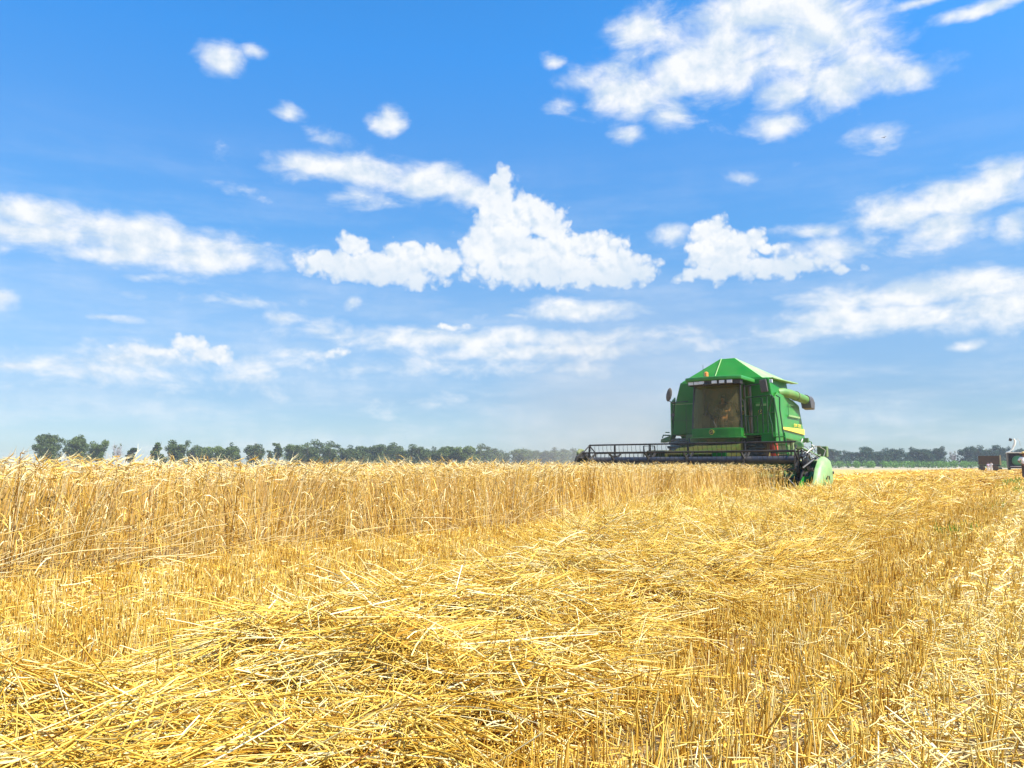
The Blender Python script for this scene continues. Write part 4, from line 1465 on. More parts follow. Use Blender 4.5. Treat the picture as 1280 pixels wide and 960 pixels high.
    # picture-right end: mechanism with plates, hoses and rods
    rg = random.Random(5)
    mc = MB()
    mc.prism([(-0.3, 0.15), (1.1, 0.15), (1.1, 0.95), (0.6, 1.05), (-0.1, 0.5)], 'x', W - 0.56, W - 0.50)
    mc.tube([(W - 0.72, 0.2, 0.25), (W - 0.70, 0.35, 1.25), (W - 0.66, 0.7, 1.62)], 0.035, 6)
    mc.tube([(W - 0.62, 0.0, 0.3), (W - 0.45, 0.5, 1.2)], 0.04, 6)
    mc.tube([(W - 0.5, -0.1, 0.75), (W - 0.12, 0.9, 1.22)], 0.035, 6)
    mc.lathe((W - 0.48, 0.35, 0.85), (1, 0, 0), [(-.06, .20), (.05, .22), (.07, .1)], 20)
    mc.lathe((W - 0.40, 0.05, 0.52), (1, 0, 0), [(-.05, .13), (.05, .13)], 16)
    mc.lathe((W - 0.42, 0.75, 0.6), (1, 0, 0), [(-.05, .17), (.05, .17)], 16)
    mc.build('drive_gear', BLACK, hdr)
    hs = MB()
    for k in range(9):
        x0, z0 = W - 0.7 + rg.random() * 0.5, 0.7 + rg.random() * 0.8
        p = [Vector((x0, 0.1 + rg.random() * 0.6, z0))]
        for q in range(4):
            p.append(p[-1] + Vector((rg.uniform(-.14, .16), rg.uniform(-.2, .2), rg.uniform(-.22, .10))))
        hs.tube(p, 0.014, 5)
    hs.tube([(W - 0.75, -0.2, 0.62), (W - 0.9, -0.2, 0.45), (W - 0.72, -0.25, 0.28), (W - 0.7, -0.2, 0.1)], 0.018, 5)
    hs.tube([(2.06, 7.0, 1.7), (2.3, 5.0, 1.35), (W - 0.9, 2.0, 1.30), (W - 0.5, 1.2, 1.28)], 0.02, 5)
    hs.build('hose', STEEL, hdr)
    MB().lathe((W - 0.62, 0.1, 1.42), (0.25, -1, 0.1), [(-.03, .14), (.0, .14), (.02, .10)], 20).build('belt_guard', GREEN_D, hdr, bevel=0)
    MB().tube([(W - 0.55, 0.1, 1.35), (W - 0.12, 0.55, 1.08)], 0.03, 6).build('lift_strut', GREEN_D, hdr)
    MB().bb(W - 0.26, W + 0.02, 0.75, 0.98, 1.08, 1.40).build('control_box', GREEN_D, hdr, bevel=0.02)
    # bright green dividing snout
    sn = MB()
    sn.hexa([(W - .52, -0.95, 0.06), (W - .40, -0.95, 0.06), (W - .14, 0.3, 0.10), (W - .60, 0.3, 0.10), (W - .50, -0.92, 0.16), (W - .42, -0.92, 0.16), (W - .20, 0.3, 0.66), (W - .52, 0.3, 0.66)])
    sn.build('divider_snout', GREEN_C, hdr, bevel=0.04, smooth=True)
    # large pale end shield: bulged oval standing on edge
    prof = []
    outl = [(-0.95, 0.10), (-0.80, 0.36), (-0.48, 0.74), (-0.05, 1.00), (0.42, 1.09), (0.84, 1.00), (1.06, 0.74), (1.12, 0.44), (1.04, 0.18), (0.7, 0.06), (-0.2, 0.03), (-0.8, 0.04)]
    cyy, czz = 0.2, 0.52
    rings = []
    for (sc_, off) in ((1.0, -0.03), (1.0, 0.05), (0.90, 0.14), (0.66, 0.20), (0.3, 0.22)):
        rings.append([(W - 0.04 + off, cyy + (y - cyy) * sc_, czz + (z - czz) * sc_) for y, z in outl])
    n = len(outl)
    vs = [p for r_ in rings for p in r_]
    fs = [(k * n + i, k * n + (i + 1) % n, (k + 1) * n + (i + 1) % n, (k + 1) * n + i) for k in range(len(rings) - 1) for i in range(n)]
    fs += [tuple(range(n))[::-1], tuple(range((len(rings) - 1) * n, len(rings) * n))]
    sh = MB().add(vs, fs).build('end_shield', GREEN_S, hdr)
    sh.data.polygons.foreach_set('use_smooth', [True] * len(sh.data.polygons))
    sh.data.set_sharp_from_angle(angle=R(60))
    MB().tube([(W + 0.17, -0.25, 0.42), (W + 0.22, -0.22, 0.52), (W + 0.22, 0.0, 0.52), (W + 0.20, 0.05, 0.42)], 0.014, 5, False).build('handle', BLACK, sh)
    MB().ell((W + 0.205, 0.62, 0.62), (0.02, 0.05, 0.05)).build('latch', BLACK, sh)
    # --- reel
    ry, rz, rr = 0.25, 0.99, 0.55
    WL, WR = -3.62, 3.42
    rl = MB().lathe((WL, ry, rz), (1, 0, 0), [(0, .125), (WR - WL, .125)], 20).build('reel', BLUEBLACK, root, smooth=True)
    stations = [WL, WL + 0.98, WL + 2.28, WL + 3.60, WL + 5.45, WR]
    angs = [math.pi / 2 + k * math.pi / 3 for k in range(6)]
    for k, a in enumerate(angs):
        y, z = ry + rr * math.cos(a), rz + rr * math.sin(a)
        bt = MB()
        bt.tube([(WL, y, z), (WR, y, z)], 0.021, 8)
        bt.bb(WL, WR, y - 0.008, y + 0.008, z - 0.032, z)
        ob = bt.build('reel_bat', BLACK, rl)
        tn = MB()
        x = WL + 0.06
        while x < WR:
            tn.tube([(x, y, z - 0.02), (x, y - 0.02, z - 0.12), (x, y + 0.03, z - 0.27)], 0.0065, 4)
            x += 0.155
        t = tn.build('tines', BLACK, rl)
    for x in stations:
        sp = MB()
        for a in angs:
            c, s = math.cos(a), math.sin(a)
            t = (-s, c)
            p0 = [(ry + 0.09 * c + t[0] * wv, rz + 0.09 * s + t[1] * wv) for wv in (-0.045, 0.045)]
            p1 = [(ry + rr * c + t[0] * wv, rz + rr * s + t[1] * wv) for wv in (0.028, -0.028)]
            sp.prism(p0 + p1, 'x', x - 0.02, x + 0.02)
        for i in range(6):
            a, b_ = angs[i], angs[(i + 1) % 6]
            f = 0.97 if x in (WL, WR) else 0.38
            sp.tube([(x, ry + rr * f * math.cos(a), rz + rr * f * math.sin(a)), (x, ry + rr * f * math.cos(b_), rz + rr * f * math.sin(b_))], 0.022, 6)
        sp.build('spider', BLACK, rl)
    for x in (-W + 0.10, W - 0.58):
        MB().tube([(x, 1.15, 0.98), (x, 0.9, 1.22), (x, 0.2, 1.06)], [0.06, 0.06, 0.045], 8).build('reel_arm', BLACK, root)
    MB().tube([(-1.95, 1.1, 0.9), (-1.95, 1.1, 1.5), (-1.55, 1.1, 1.5), (-1.5, 1.1, 0.9)], 0.025, 6, False).build('hoop', BLACK, hdr)
    return root


combine()


# ------------------------------------------------------------------ people
def skin_body(name, joints, edges, m, parent=None, sub=2, root_i=0):
    me = bpy.data.meshes.new(name)
    me.from_pydata([j[0] for j in joints], edges, [])
    o = bpy.data.objects.new(name, me)
    C.objects.link(o)
    o.modifiers.new('skin', 'SKIN').use_smooth_shade = True
    lay = me.skin_vertices[0] if me.skin_vertices else None
    if lay is None:
        bm = bmesh.new()
        bm.from_mesh(me)
        bm.verts.layers.skin.verify()
        bm.to_mesh(me)
        bm.free()
        lay = me.skin_vertices[0]
    for i, j in enumerate(joints):
        r_ = j[1] if isinstance(j[1], tuple) else (j[1], j[1])
        lay.data[i].radius = r_
        lay.data[i].use_root = (i == root_i)
    s = o.modifiers.new('sub', 'SUBSURF')
    s.levels = s.render_levels = sub
    dg = bpy.context.evaluated_depsgraph_get()
    me2 = bpy.data.meshes.new_from_object(o.evaluated_get(dg))
    me2.name = name
    me2.materials.clear()
    me2.materials.append(m)
    me2.polygons.foreach_set('use_smooth', [True] * len(me2.polygons))
    bpy.data.objects.remove(o)
    o = bpy.data.objects.new(name, me2)
    C.objects.link(o)
    if parent:
        o.parent = parent
    return o


def standing_person(loc, rz, label, h=1.72, top=WHITE_C, low=TROUSER, skin=SKIN, hat=None, group=None, arms='down', hipspread=0.11):
    k = h / 1.72
    root = empty('person', (*loc, 0), rz)
    tag(root, label, 'person', group)
    J = [((0, 0, .94), (.13, .10)), ((0, 0, 1.12), (.12, .09)), ((0, .01, 1.34), (.155, .10)), ((0, .01, 1.44), (.07, .06)), ((0, 0, 1.50), (.05, .05)),
         ((0, -.01, 1.58), (.075, .09)), ((0, -.01, 1.66), (.072, .09))]
    E = [(0, 1), (1, 2), (2, 3), (3, 4), (4, 5), (5, 6)]
    for s in (-1, 1):
        b = len(J)
        if arms == 'hips':
            J += [((s * .19, .01, 1.38), .055), ((s * .36, .02, 1.16), .040), ((s * .20, -.05, 1.02), .030), ((s * .15, -.09, .98), .03)]
        else:
            J += [((s * .19, .01, 1.38), .055), ((s * .25, .02, 1.12), .042), ((s * .24, -.06, .88), .030), ((s * .24, -.08, .80), .032)]
        E += [(2, b), (b, b + 1), (b + 1, b + 2), (b + 2, b + 3)]
        b = len(J)
        J += [((s * hipspread, 0, .86), .095), ((s * (hipspread + .02), -.02, .50), .062), ((s * (hipspread + .03), .02, .10), .042), ((s * (hipspread + .04), -.12, .04), .04)]
        E += [(0, b), (b, b + 1), (b + 1, b + 2), (b + 2, b + 3)]
    J = [((p[0] * k, p[1] * k, p[2] * k), r_) for p, r_ in J]
    skin_body('body', J, E, skin, root)
    # clothes: shells a little outside the body
    T = [((0, 0, .92), (.16, .125)), ((0, 0, 1.12), (.15, .115)), ((0, .01, 1.34), (.18, .125)), ((0, .01, 1.43), (.09, .08))]
    TE = [(0, 1), (1, 2), (2, 3)]
    for s in (-1, 1):
        b = len(T)
        if arms == 'hips':
            T += [((s * .20, .01, 1.375), .075), ((s * .35, .02, 1.17), .062)]
        else:
            T += [((s * .20, .01, 1.375), .075), ((s * .25, .02, 1.14), .062)]
        TE += [(2, b), (b, b + 1)]
    T = [((p[0] * k, p[1] * k, p[2] * k), r_) for p, r_ in T]
    skin_body('shirt', T, TE, top, root)
    T = [((0, 0, .95), (.155, .12))]
    TE = []
    for s in (-1, 1):
        b = len(T)
        T += [((s * hipspread, 0, .84), .115), ((s * (hipspread + .02), -.02, .50), .085), ((s * (hipspread + .03), .02, .10), .07)]
        TE += [(0, b), (b, b + 1), (b + 1, b + 2)]
    T = [((p[0] * k, p[1] * k, p[2] * k), r_) for p, r_ in T]
    skin_body('trousers', T, TE, low, root)
    MB().ell((0, .02 * k, 1.66 * k), (.092, .105, .095), 14, 8).build('hair', HAIR, root, smooth=True)
    MB().ell((0, -.105 * k, 1.60 * k), (.014, .022, .02), 8, 6).build('nose', skin, root, smooth=True)
    MB().bb(-.025, .025, -.092 * k, -.086 * k, 1.552 * k, 1.56 * k).build('mouth', HAIR, root)
    for s in (-1, 1):
        MB().ell((s * .088, .0, 1.60 * k), (.012, .022, .032), 8, 6).build('ear', skin, root, smooth=True)
        MB().ell((s * .032, -.088 * k, 1.625 * k), (.012, .010, .008), 8, 6).build('eye', HAIR, root, smooth=True)
    for s in (-1, 1):
        fb = MB()
        cx_, cy_, cz_ = (s * .15, -.10, .97) if arms == 'hips' else (s * .24, -.085, .76)
        for q in range(4):
            fb.tube([(cx_ * k, (cy_ - .03 + q * .02) * k, cz_ * k), ((cx_ - s * .01) * k, (cy_ - .035 + q * .02) * k, (cz_ - .05) * k), ((cx_ - s * .02) * k, (cy_ - .03 + q * .02) * k, (cz_ - .085) * k)], [.009, .008, .006], 6)
        fb.tube([(cx_ * k, (cy_ - .03) * k, (cz_ + .02) * k), ((cx_ - s * .02) * k, (cy_ - .07) * k, (cz_ - .02) * k)], [.011, .008], 6)
        fb.build('fingers', skin, root, smooth=True)
    if hat:
        hb = MB().lathe((0, 0, 1.675 * k), (0, 0.05, 1), [(0.0, .24), (0.012, .24), (0.02, .115), (0.10, .10), (0.125, .05), (0.127, .0)], 24)
        hb.build('straw_hat', hat, root, smooth=True)
    return root


def driver():
    cx = 0.17
    x, y = cx, 3.22
    wx, wy = fw(A0 + y, O0 + x)
    root = empty('person', (wx, wy, 2.42), -TH)
    tag(root, 'driver in a brown shirt sitting behind the tinted cab glass of the harvester', 'person')
    J = [((0, 0, .06), (.15, .11)), ((0, .04, .28), (.13, .10)), ((0, .06, .50), (.16, .10)), ((0, .04, .60), (.06, .06)), ((0, .02, .66), (.05, .05)), ((0, 0, .74), (.075, .09)), ((0, 0, .82), (.072, .088))]
    E = [(i, i + 1) for i in range(6)]
    for s in (-1, 1):
        b = len(J)
        J += [((s * .19, .04, .53), .06), ((s * .27, -.14, .32), .045), ((s * .15, -.36, .30), .034), ((s * .12, -.42, .30), .034)]
        E += [(2, b), (b, b + 1), (b + 1, b + 2), (b + 2, b + 3)]
        b = len(J)
        J += [((s * .10, -.06, .05), .09), ((s * .13, -.42, .06), .07), ((s * .12, -.48, -.36), .05), ((s * .12, -.58, -.40), .04)]
        E += [(0, b), (b, b + 1), (b + 1, b + 2), (b + 2, b + 3)]
    skin_body('body', J, E, SKIN, root)
    T = [((0, 0, .05), (.17, .13)), ((0, .04, .28), (.16, .125)), ((0, .06, .50), (.185, .12)), ((0, .04, .585), (.08, .075))]
    TE = [(0, 1), (1, 2), (2, 3)]
    for s in (-1, 1):
        b = len(T)
        T += [((s * .20, .04, .53), .075), ((s * .27, -.13, .33), .062)]
        TE += [(2, b), (b, b + 1)]
    skin_body('shirt', T, TE, SHIRT, root)
    MB().ell((0, .03, .83), (.09, .10, .09), 12, 8).build('hair', HAIR, root, smooth=True)
    f = MB().ell((0, -.10, .75), (.014, .02, .02), 8, 6)
    f.build('nose', SKIN, root)


driver()


# ------------------------------------------------------------------ far machines at the right
def at_pix(px, dist):
    d = pix_dir(px, 583)
    k = dist / d.y
    return d.x * k, d.y * k


def trailer():
    x, y = at_pix(1236.5, 138)
    root = empty('grain_trailer', (x, y, 0), R(-30))
    tag(root, 'dark brown high-sided grain trailer parked on the stubble before the trees', 'trailer')
    b = MB()
    b.bb(-1.62, 1.55, -1.2, 1.2, 1.12, 1.20)
    for (x0, x1, y0, y1) in ((-1.62, 1.55, -1.2, -1.14), (-1.62, 1.55, 1.14, 1.2), (-1.62, -1.56, -1.14, 1.14), (1.49, 1.55, -1.14, 1.14)):
        b.bb(x0, x1, y0, y1, 1.20, 2.62)
    body = b.build('body', RUST, root)
    rb = MB()
    for i in range(6):
        xx = -1.56 + i * 0.61
        rb.bb(xx - 0.03, xx + 0.03, -1.26, -1.205, 1.12, 2.62)
    rb.bb(-1.65, 1.58, -1.27, -1.205, 2.02, 2.08)
    rb.bb(-1.65, 1.58, -1.27, -1.205, 2.58, 2.66)
    rb.build('side_rib', RUST, body)
    MB().bb(1.60, 1.80, -1.25, -1.1, 1.0, 2.80).build('corner_post', TAN, root, bevel=0.01)
    c = MB()
    c.bb(-1.5, 1.7, -0.5, 0.5, 0.85, 1.10)
    c.bb(-1.35, -1.0, -1.15, -1.1, 0.35, 1.1)
    c.tube([(1.7, 0, .95), (2.3, 0, .6)], 0.06, 6)
    c.build('chassis', BLACK, root)
    for xx in (-1.12, 0.95):
        for yy in (-0.98, 0.98):
            wv = MB().lathe((xx, yy - 0.14, 0.5), (0, 1, 0), [(0, .3), (.02, .46), (.06, .5), (.22, .5), (.26, .46), (.28, .3)], 24).build('wheel', RUBBER, root, smooth=True)
            MB().lathe((xx, yy - 0.15, 0.5), (0, 1, 0), [(0, .27), (.05, .2), (.25, .2), (.30, .27)], 18).build('rim', RUST, wv)
    MB().bb(1.3, 1.9, -0.98, -0.6, 0.3, 0.62).build('step_box', BLACK, root, bevel=0.02)


trailer()
px_, py_ = at_pix(1235.2, 128)
standing_person((px_, py_), R(-12), 'person in pale lilac clothes standing at the left of a pair before the brown trailer', 1.42, LILAC_C, WHITE_C)
px_, py_ = at_pix(1238.9, 127)
standing_person((px_, py_), R(-48), 'person all in white standing at the right of a pair before the brown trailer', 1.50, WHITE_C, WHITE_C)


def far_machine():
    D = 120
    x, y = at_pix(1269.0, D)
    root = empty('harvester', (x, y, 0), R(-30))
    tag(root, 'distant dark harvester with round green fan housing and raised pale spout at the right edge', 'harvester')
    b = MB()
    b.bb(-0.98, -0.82, -1.2, 2.6, 0.75, 2.85)
    b.bb(1.5, 1.6, -1.2, 2.6, 0.9, 2.85)
    b.bb(-0.82, 1.5, 0.4, 2.6, 0.9, 2.8)
    b.build('body', GREYD, root, bevel=0.03)
    MB().bb(-1.05, 1.7, -1.3, 2.6, 2.86, 2.98).build('top_cover', CREAM, root, bevel=0.03)
    MB().bb(-0.7, 1.4, -1.25, -1.1, 0.72, 0.82).build('bumper', CREAM, root, bevel=0.02)
    MB().bb(-0.95, 1.5, -1.1, 0.3, 0.5, 0.95).build('axle_housing', BLACK, root, bevel=0.03)
    fan = MB().lathe((0.4, -0.2, 1.65), (0, -1, 0), [(0, .86), (.5, .80), (.62, .62), (.70, .3), (.72, 0)], 32).build('fan_housing', GREEN_T, root, smooth=True)
    MB().lathe((0.4, -0.35, 1.65), (0, -1, 0), [(0, .98), (.18, .98), (.2, .86)], 32).build('fan_ring', BLACK, fan)
    MB().bb(-0.95, -0.70, -1.6, -1.2, 0.5, 0.8).build('mudguard', RUBBER, root)
    for xx in (-0.75, 1.4):
        wv = MB().lathe((xx - .2, 1.0, 0.62), (1, 0, 0), [(0, .4), (.03, .58), (.08, .62), (.32, .62), (.37, .58), (.4, .4)], 24).build('wheel', RUBBER, root, smooth=True)
        MB().lathe((xx - .21, 1.0, 0.62), (1, 0, 0), [(0, .34), (.1, .2), (.32, .2), (.42, .34)], 18).build('rim', YELLOW, wv)
    sp = MB().tube([(-1.05, 0.2, 3.0), (-0.6, 0.2, 3.12), (-0.2, 0.2, 3.5), (0.10, 0.2, 4.2), (0.24, 0.2, 4.75), (0.05, 0.2, 5.08)], [.10, .12, .15, .16, .15, .11], 12)
    spo = sp.build('spout', CREAM, root, smooth=True)
    MB().box((-0.38, 0.2, 4.95), (0.42, 0.4, 0.42), (0, R(20), 0)).build('spout_cap', BLACK, spo, bevel=0.05)
    MB().tube([(0.2, 0.2, 4.9), (0.5, 0.2, 5.15), (0.8, 0.2, 4.7), (0.85, 0.2, 4.0)], 0.035, 6).build('cable', STEEL, spo)


far_machine()
px_, py_ = at_pix(1280.5, 51)
standing_person((px_, py_), R(-10), 'person in straw hat, white shirt and dark trousers at the right edge', 1.70, WHITE_C, TROUSER, DARKSKIN, hat=STRAWHAT, arms='hips', hipspread=0.07)

# ------------------------------------------------------------------ trees beyond the field
BARK = mat('bark', (0.10, 0.085, 0.065), 0.9, var=0.3, vscale=4)
BARE = mat('bare_wood', (0.26, 0.21, 0.20), 0.9, var=0.2, vscale=4)


def leaf_mat(name, c0, c1):
    return straw_mat(name, [(0.0, c0), (1.0, c1)], rough=0.55, spec=0.3, trans=0.3)


LEAF_A = leaf_mat('leaves_dark', (0.038, 0.064, 0.012), (0.12, 0.16, 0.038))
LEAF_B = leaf_mat('leaves_light', (0.055, 0.09, 0.012), (0.15, 0.20, 0.035))
LEAF_C = leaf_mat('leaves_blue', (0.012, 0.040, 0.020), (0.045, 0.095, 0.040))
CROP = leaf_mat('crop_leaves', (0.07, 0.17, 0.015), (0.15, 0.30, 0.03))


def leaf_cloud(cent, rad, per, size, r):
    """small quads scattered in clumps; each clump carries a tint"""
    V, F, T = [], [], []
    n = 0
    for (c, q, k) in zip(cent, rad, per):
        d = r.normal(size=(k, 3))
        d /= np.linalg.norm(d, axis=1, keepdims=True)
        p = np.array(c) + d * (r.random((k, 1)) ** 0.42) * np.array(q)
        sz = size * r.uniform(0.6, 1.4, (k, 1))
        u = r.normal(size=(k, 3))
        u /= np.linalg.norm(u, axis=1, keepdims=True)
        v = np.cross(u, r.normal(size=(k, 3)))
        v /= np.linalg.norm(v, axis=1, keepdims=True)
        quad = np.stack([p - u * sz, p + v * sz * .7, p + u * sz, p - v * sz * .7], 1).reshape(-1, 3)
        V.append(quad)
        F.append(np.arange(k * 4).reshape(-1, 4) + n)
        n += k * 4
        T.append(np.repeat(np.clip(r.random() * 0.7 + r.random(k) * 0.35, 0, 1), 4))
    return np.concatenate(V).astype(np.float32), np.concatenate(F).astype(np.int32), np.concatenate(T).astype(np.float32)


def make_tree(seed, h, wd, kind, leafm):
    """tree meshes: (trunk mesh, crown mesh)"""
    r = np.random.default_rng(seed)
    tr = MB()
    lean = r.uniform(-0.06, 0.06)
    fork = h * (0.30 if kind != 'slim' else 0.35)
    tr.tube([(0, 0, -0.2), (lean * fork * .5, 0, fork * .5), (lean * fork, 0, fork)], [h * .026, h * .021, h * .018], 8)
    cent, rad, per = [], [], []
    nl = {'broad': 7, 'slim': 4, 'low': 6, 'leaning': 4, 'bare': 9, 'split': 8}[kind]
    for i in range(nl):
        a = 2 * math.pi * i / nl + r.uniform(-.4, .4)
        reach = wd * r.uniform(0.35, 0.95) * (1 if i % 3 else 0.35)
        top = h * r.uniform(0.62, 0.97)
        if kind == 'leaning':
            a = r.uniform(-0.7, 0.7)
            top = h * (0.55 + 0.12 * i)
            reach = wd * (0.2 + 0.22 * i)
        if kind == 'slim':
            reach *= 0.6
        p0 = Vector((lean * fork, 0, fork * r.uniform(0.65, 1.0)))
        p2 = Vector((reach * math.cos(a), reach * math.sin(a), top))
        p1 = p0.lerp(p2, 0.5) + Vector((reach * math.cos(a) * 0.2, reach * math.sin(a) * .2, -h * 0.03))
        tr.tube([p0, p1, p2], [h * .012, h * .008, h * .003], 6)
        if kind == 'bare':
            for q in range(6):
                s0 = p0.lerp(p2, r.uniform(0.3, 0.95))
                s1 = s0 + Vector(r.normal(size=3)) * h * 0.06 + Vector((0, 0, h * 0.10))
                s2 = s1 + Vector(r.normal(size=3)) * h * 0.04 + Vector((0, 0, h * 0.05))
                tr.tube([s0, s1, s2], [h * .005, h * .003, h * .0015], 4)
            continue
        ncl = 8 if kind != 'slim' else 6
        for q in range(ncl):
            f = r.uniform(0.25, 1.02)
            c = p0.lerp(p2, f) + Vector(r.normal(size=3)) * wd * 0.16
            sc_ = r.uniform(0.20, 0.40)
            rw = wd * sc_
            cent.append((c.x, c.y, min(c.z, h * 0.97)))
            rad.append((rw, rw, min(rw * r.uniform(0.8, 1.3), h * 0.16)))
            per.append(int(95 * (sc_ / 0.25) ** 2))
    # skirts of low growth
    if kind in ('broad', 'low', 'split'):
        for q in range(7):
            a = r.uniform(0, 6.28)
            cent.append((wd * .6 * math.cos(a), wd * .6 * math.sin(a), h * r.uniform(0.14, 0.42)))
            rad.append((wd * .32, wd * .32, h * .12))
            per.append(130)
    if kind == 'bare':
        for q in range(6):
            a = r.uniform(0, 6.28)
            cent.append((wd * .6 * math.cos(a), wd * .6 * math.sin(a), h * r.uniform(0.35, 0.9)))
            rad.append((wd * .2, wd * .2, h * .06))
            per.append(14)
    tm = bpy.data.meshes.new('trunk')
    tm.from_pydata(tr.v, [], tr.f)
    tm.materials.append(BARE if kind == 'bare' else BARK)
    V, F, T = leaf_cloud(cent, rad, per, h * 0.021, r)
    cm = bpy.data.meshes.new('crown')
    cm.from_pydata(V.tolist(), [], F.tolist())
    at = cm.attributes.new('tint', 'FLOAT', 'POINT')
    at.data.foreach_set('value', T)
    cm.materials.append(leafm)
    return tm, cm


PROTO = {}


def tree_mesh(key):
    if key not in PROTO:
        kind, seed, lm = key
        wd = {'broad': 4.3, 'slim': 2.2, 'low': 4.2, 'leaning': 2.6, 'bare': 2.6, 'split': 4.6}[kind]
        PROTO[key] = make_tree(seed, 12.0, wd, kind, {'a': LEAF_A, 'b': LEAF_B, 'c': LEAF_C}[lm])
    return PROTO[key]


def tree(px, top, half, D, key, label, group=None, name='tree', rz=0.0):
    h = H + (583 - top) / 960 * D
    wdt = half / 960 * D
    base = {'broad': 4.3, 'slim': 2.2, 'low': 4.2, 'leaning': 2.6, 'bare': 2.6, 'split': 4.6}[key[0]]
    x, y = at_pix(px, D)
    root = empty(name, (x, y, 0), rz)
    tag(root, label, 'tree', group)
    sxy = wdt / base
    root.scale = (sxy, sxy, h / 12.0)
    tm, cm = tree_mesh(key)
    for nm, me in (('trunk', tm), ('crown', cm)):
        o = bpy.data.objects.new(nm, me)
        C.objects.link(o)
        o.parent = root
    return root


L_ = [  # px, top, half width, kind, label
    (61, 544, 17, ('broad', 1, 'a'), 'dark ragged tree, first at the left end of the tree line behind the wheat'),
    (96, 542, 19, ('split', 2, 'a'), 'tallest dark spreading tree near the left end of the tree line'),
    (121, 551, 13, ('low', 3, 'b'), 'lighter green rounded tree just right of the tallest dark tree'),
    (146, 552, 8, ('bare', 4, 'a'), 'bare grey dead tree standing among the left trees'),
    (163, 556, 9, ('slim', 5, 'a'), 'small thin dark tree between the dead tree and the leaning tree'),
    (191, 549, 10, ('leaning', 6, 'b'), 'narrow green tree leaning to the right with gaps either side'),
    (202, 568, 8, ('low', 7, 'a'), 'low dark bush at the foot of the leaning tree'),
    (220, 552, 15, ('split', 8, 'a'), 'thin-topped tree with spiky crown right of the leaning tree')]
for i, (px, tp, hw, key, lb) in enumerate(L_):
    tree(px, tp, hw, 300 + 6 * (i % 3), key, lb, rz=0 if key[0] == 'leaning' else 0.7 * i)
ords = ['ninth', 'tenth', 'eleventh', 'twelfth', 'thirteenth', 'fourteenth', 'fifteenth', 'sixteenth', 'seventeenth', 'eighteenth', 'nineteenth', 'twentieth',
        'twenty-first', 'twenty-second', 'twenty-third', 'twenty-fourth', 'twenty-fifth', 'twenty-sixth', 'twenty-seventh', 'twenty-eighth', 'twenty-ninth', 'thirtieth',
        'thirty-first', 'thirty-second', 'thirty-third', 'thirty-fourth', 'thirty-fifth', 'thirty-sixth']
mid = [(241, 558, 11), (257, 557, 12), (277, 556, 13), (292, 554, 10), (319, 553, 13), (337, 561, 5), (347, 551, 8), (366, 554, 14), (388, 552, 15), (411, 554, 15),
       (434, 557, 14), (452, 558, 13), (470, 556, 14), (487, 555, 13), (505, 557, 14), (524, 557, 14), (543, 559, 13), (560, 557, 15), (580, 556, 16), (600, 557, 14),
       (616, 559, 13), (629, 563, 9), (651, 560, 13), (669, 562, 13), (688, 560, 13), (706, 560, 13), (722, 562, 11)]
kinds = [('broad', 11, 'a'), ('low', 12, 'a'), ('broad', 13, 'a'), ('split', 14, 'a'), ('low', 15, 'b'), ('broad', 16, 'a')]
rr_ = random.Random(3)
for i, (px, tp, hw) in enumerate(mid):
    key = ('slim', 17, 'a') if hw <= 8 else kinds[rr_.randrange(6)]
    tree(px, tp, hw * 1.12, 340 + rr_.random() * 40 + i * 1.5, key, 'grey-green tree in the left tree line, %s counted from its left end' % ords[i], 'trees of the left tree line', rz=rr_.random() * 6.28)
Rt = [(1037, 558, 13, 'rounded dark tree just right of the harvester end shield'), (1060, 563, 12, 'low rounded dark tree, second right of the harvester'),
      (1085, 559, 14, 'dark tree with dense crown, third right of the harvester'), (1103, 563, 11, 'dark tree, fourth right of the harvester'),
      (1119, 559, 13, 'tall dark blue-green tree, fifth right of the harvester'), (1142, 559, 13, 'dark tree, sixth right of the harvester'),
      (1160, 562, 10, 'dark tree, seventh right of the harvester'), (1173, 559, 11, 'tall dark tree left of the gap with the dead tree'),
      (1214, 556, 13, 'tallest dark tree, behind the left side of the brown trailer'), (1229, 560, 9, 'dark tree directly behind the brown trailer'),
      (1246, 557, 11, 'dark tree just right of the brown trailer'), (1259, 559, 8, 'dark tree left of the raised pale spout'),
      (1276, 559, 10, 'dark tree at the right edge behind the far harvester')]
kindr = [('broad', 21, 'c'), ('low', 22, 'c'), ('broad', 23, 'c'), ('split', 24, 'c')]
for i, (px, tp, hw, lb) in enumerate(Rt):
    tree(px, tp, hw * 1.1, 410 + rr_.random() * 30, kindr[i % 4], lb, 'trees of the right tree line', rz=rr_.random() * 6.28)
tree(1192, 562, 6, 415, ('bare', 4, 'a'), 'bare pale dead tree in a gap of the right tree line', rz=1.0)


def hedge(name, px0, px1, D, htop, depth, m, label, cat, dens, size, seed, rag=0.3, extend=0):
    r = np.random.default_rng(seed)
    xa, xb = at_pix(px0, D)[0] - extend * (px0 < 300), at_pix(px1, D)[0] + extend * (px1 > 700)
    n = int((xb - xa) / (size * 4))
    cent, rad, per = [], [], []
    for i in range(n):
        x = xa + (xb - xa) * (i + r.random()) / n
        hh = htop * (1 + rag * r.uniform(-1, 1) * 0.6)
        cent.append((x, D + r.random() * depth, hh * 0.5))
        rad.append((size * 6, size * 6, hh * 0.5))
        per.append(dens)
    V, F, T = leaf_cloud(cent, rad, per, size, r)
    me = bpy.data.meshes.new(name)
    me.from_pydata(V.tolist(), [], F.tolist())
    at = me.attributes.new('tint', 'FLOAT', 'POINT')
    at.data.foreach_set('value', T)
    me.materials.append(m)
    o = bpy.data.objects.new(name, me)
    C.objects.link(o)
    tag(o, label, cat, kind='stuff')


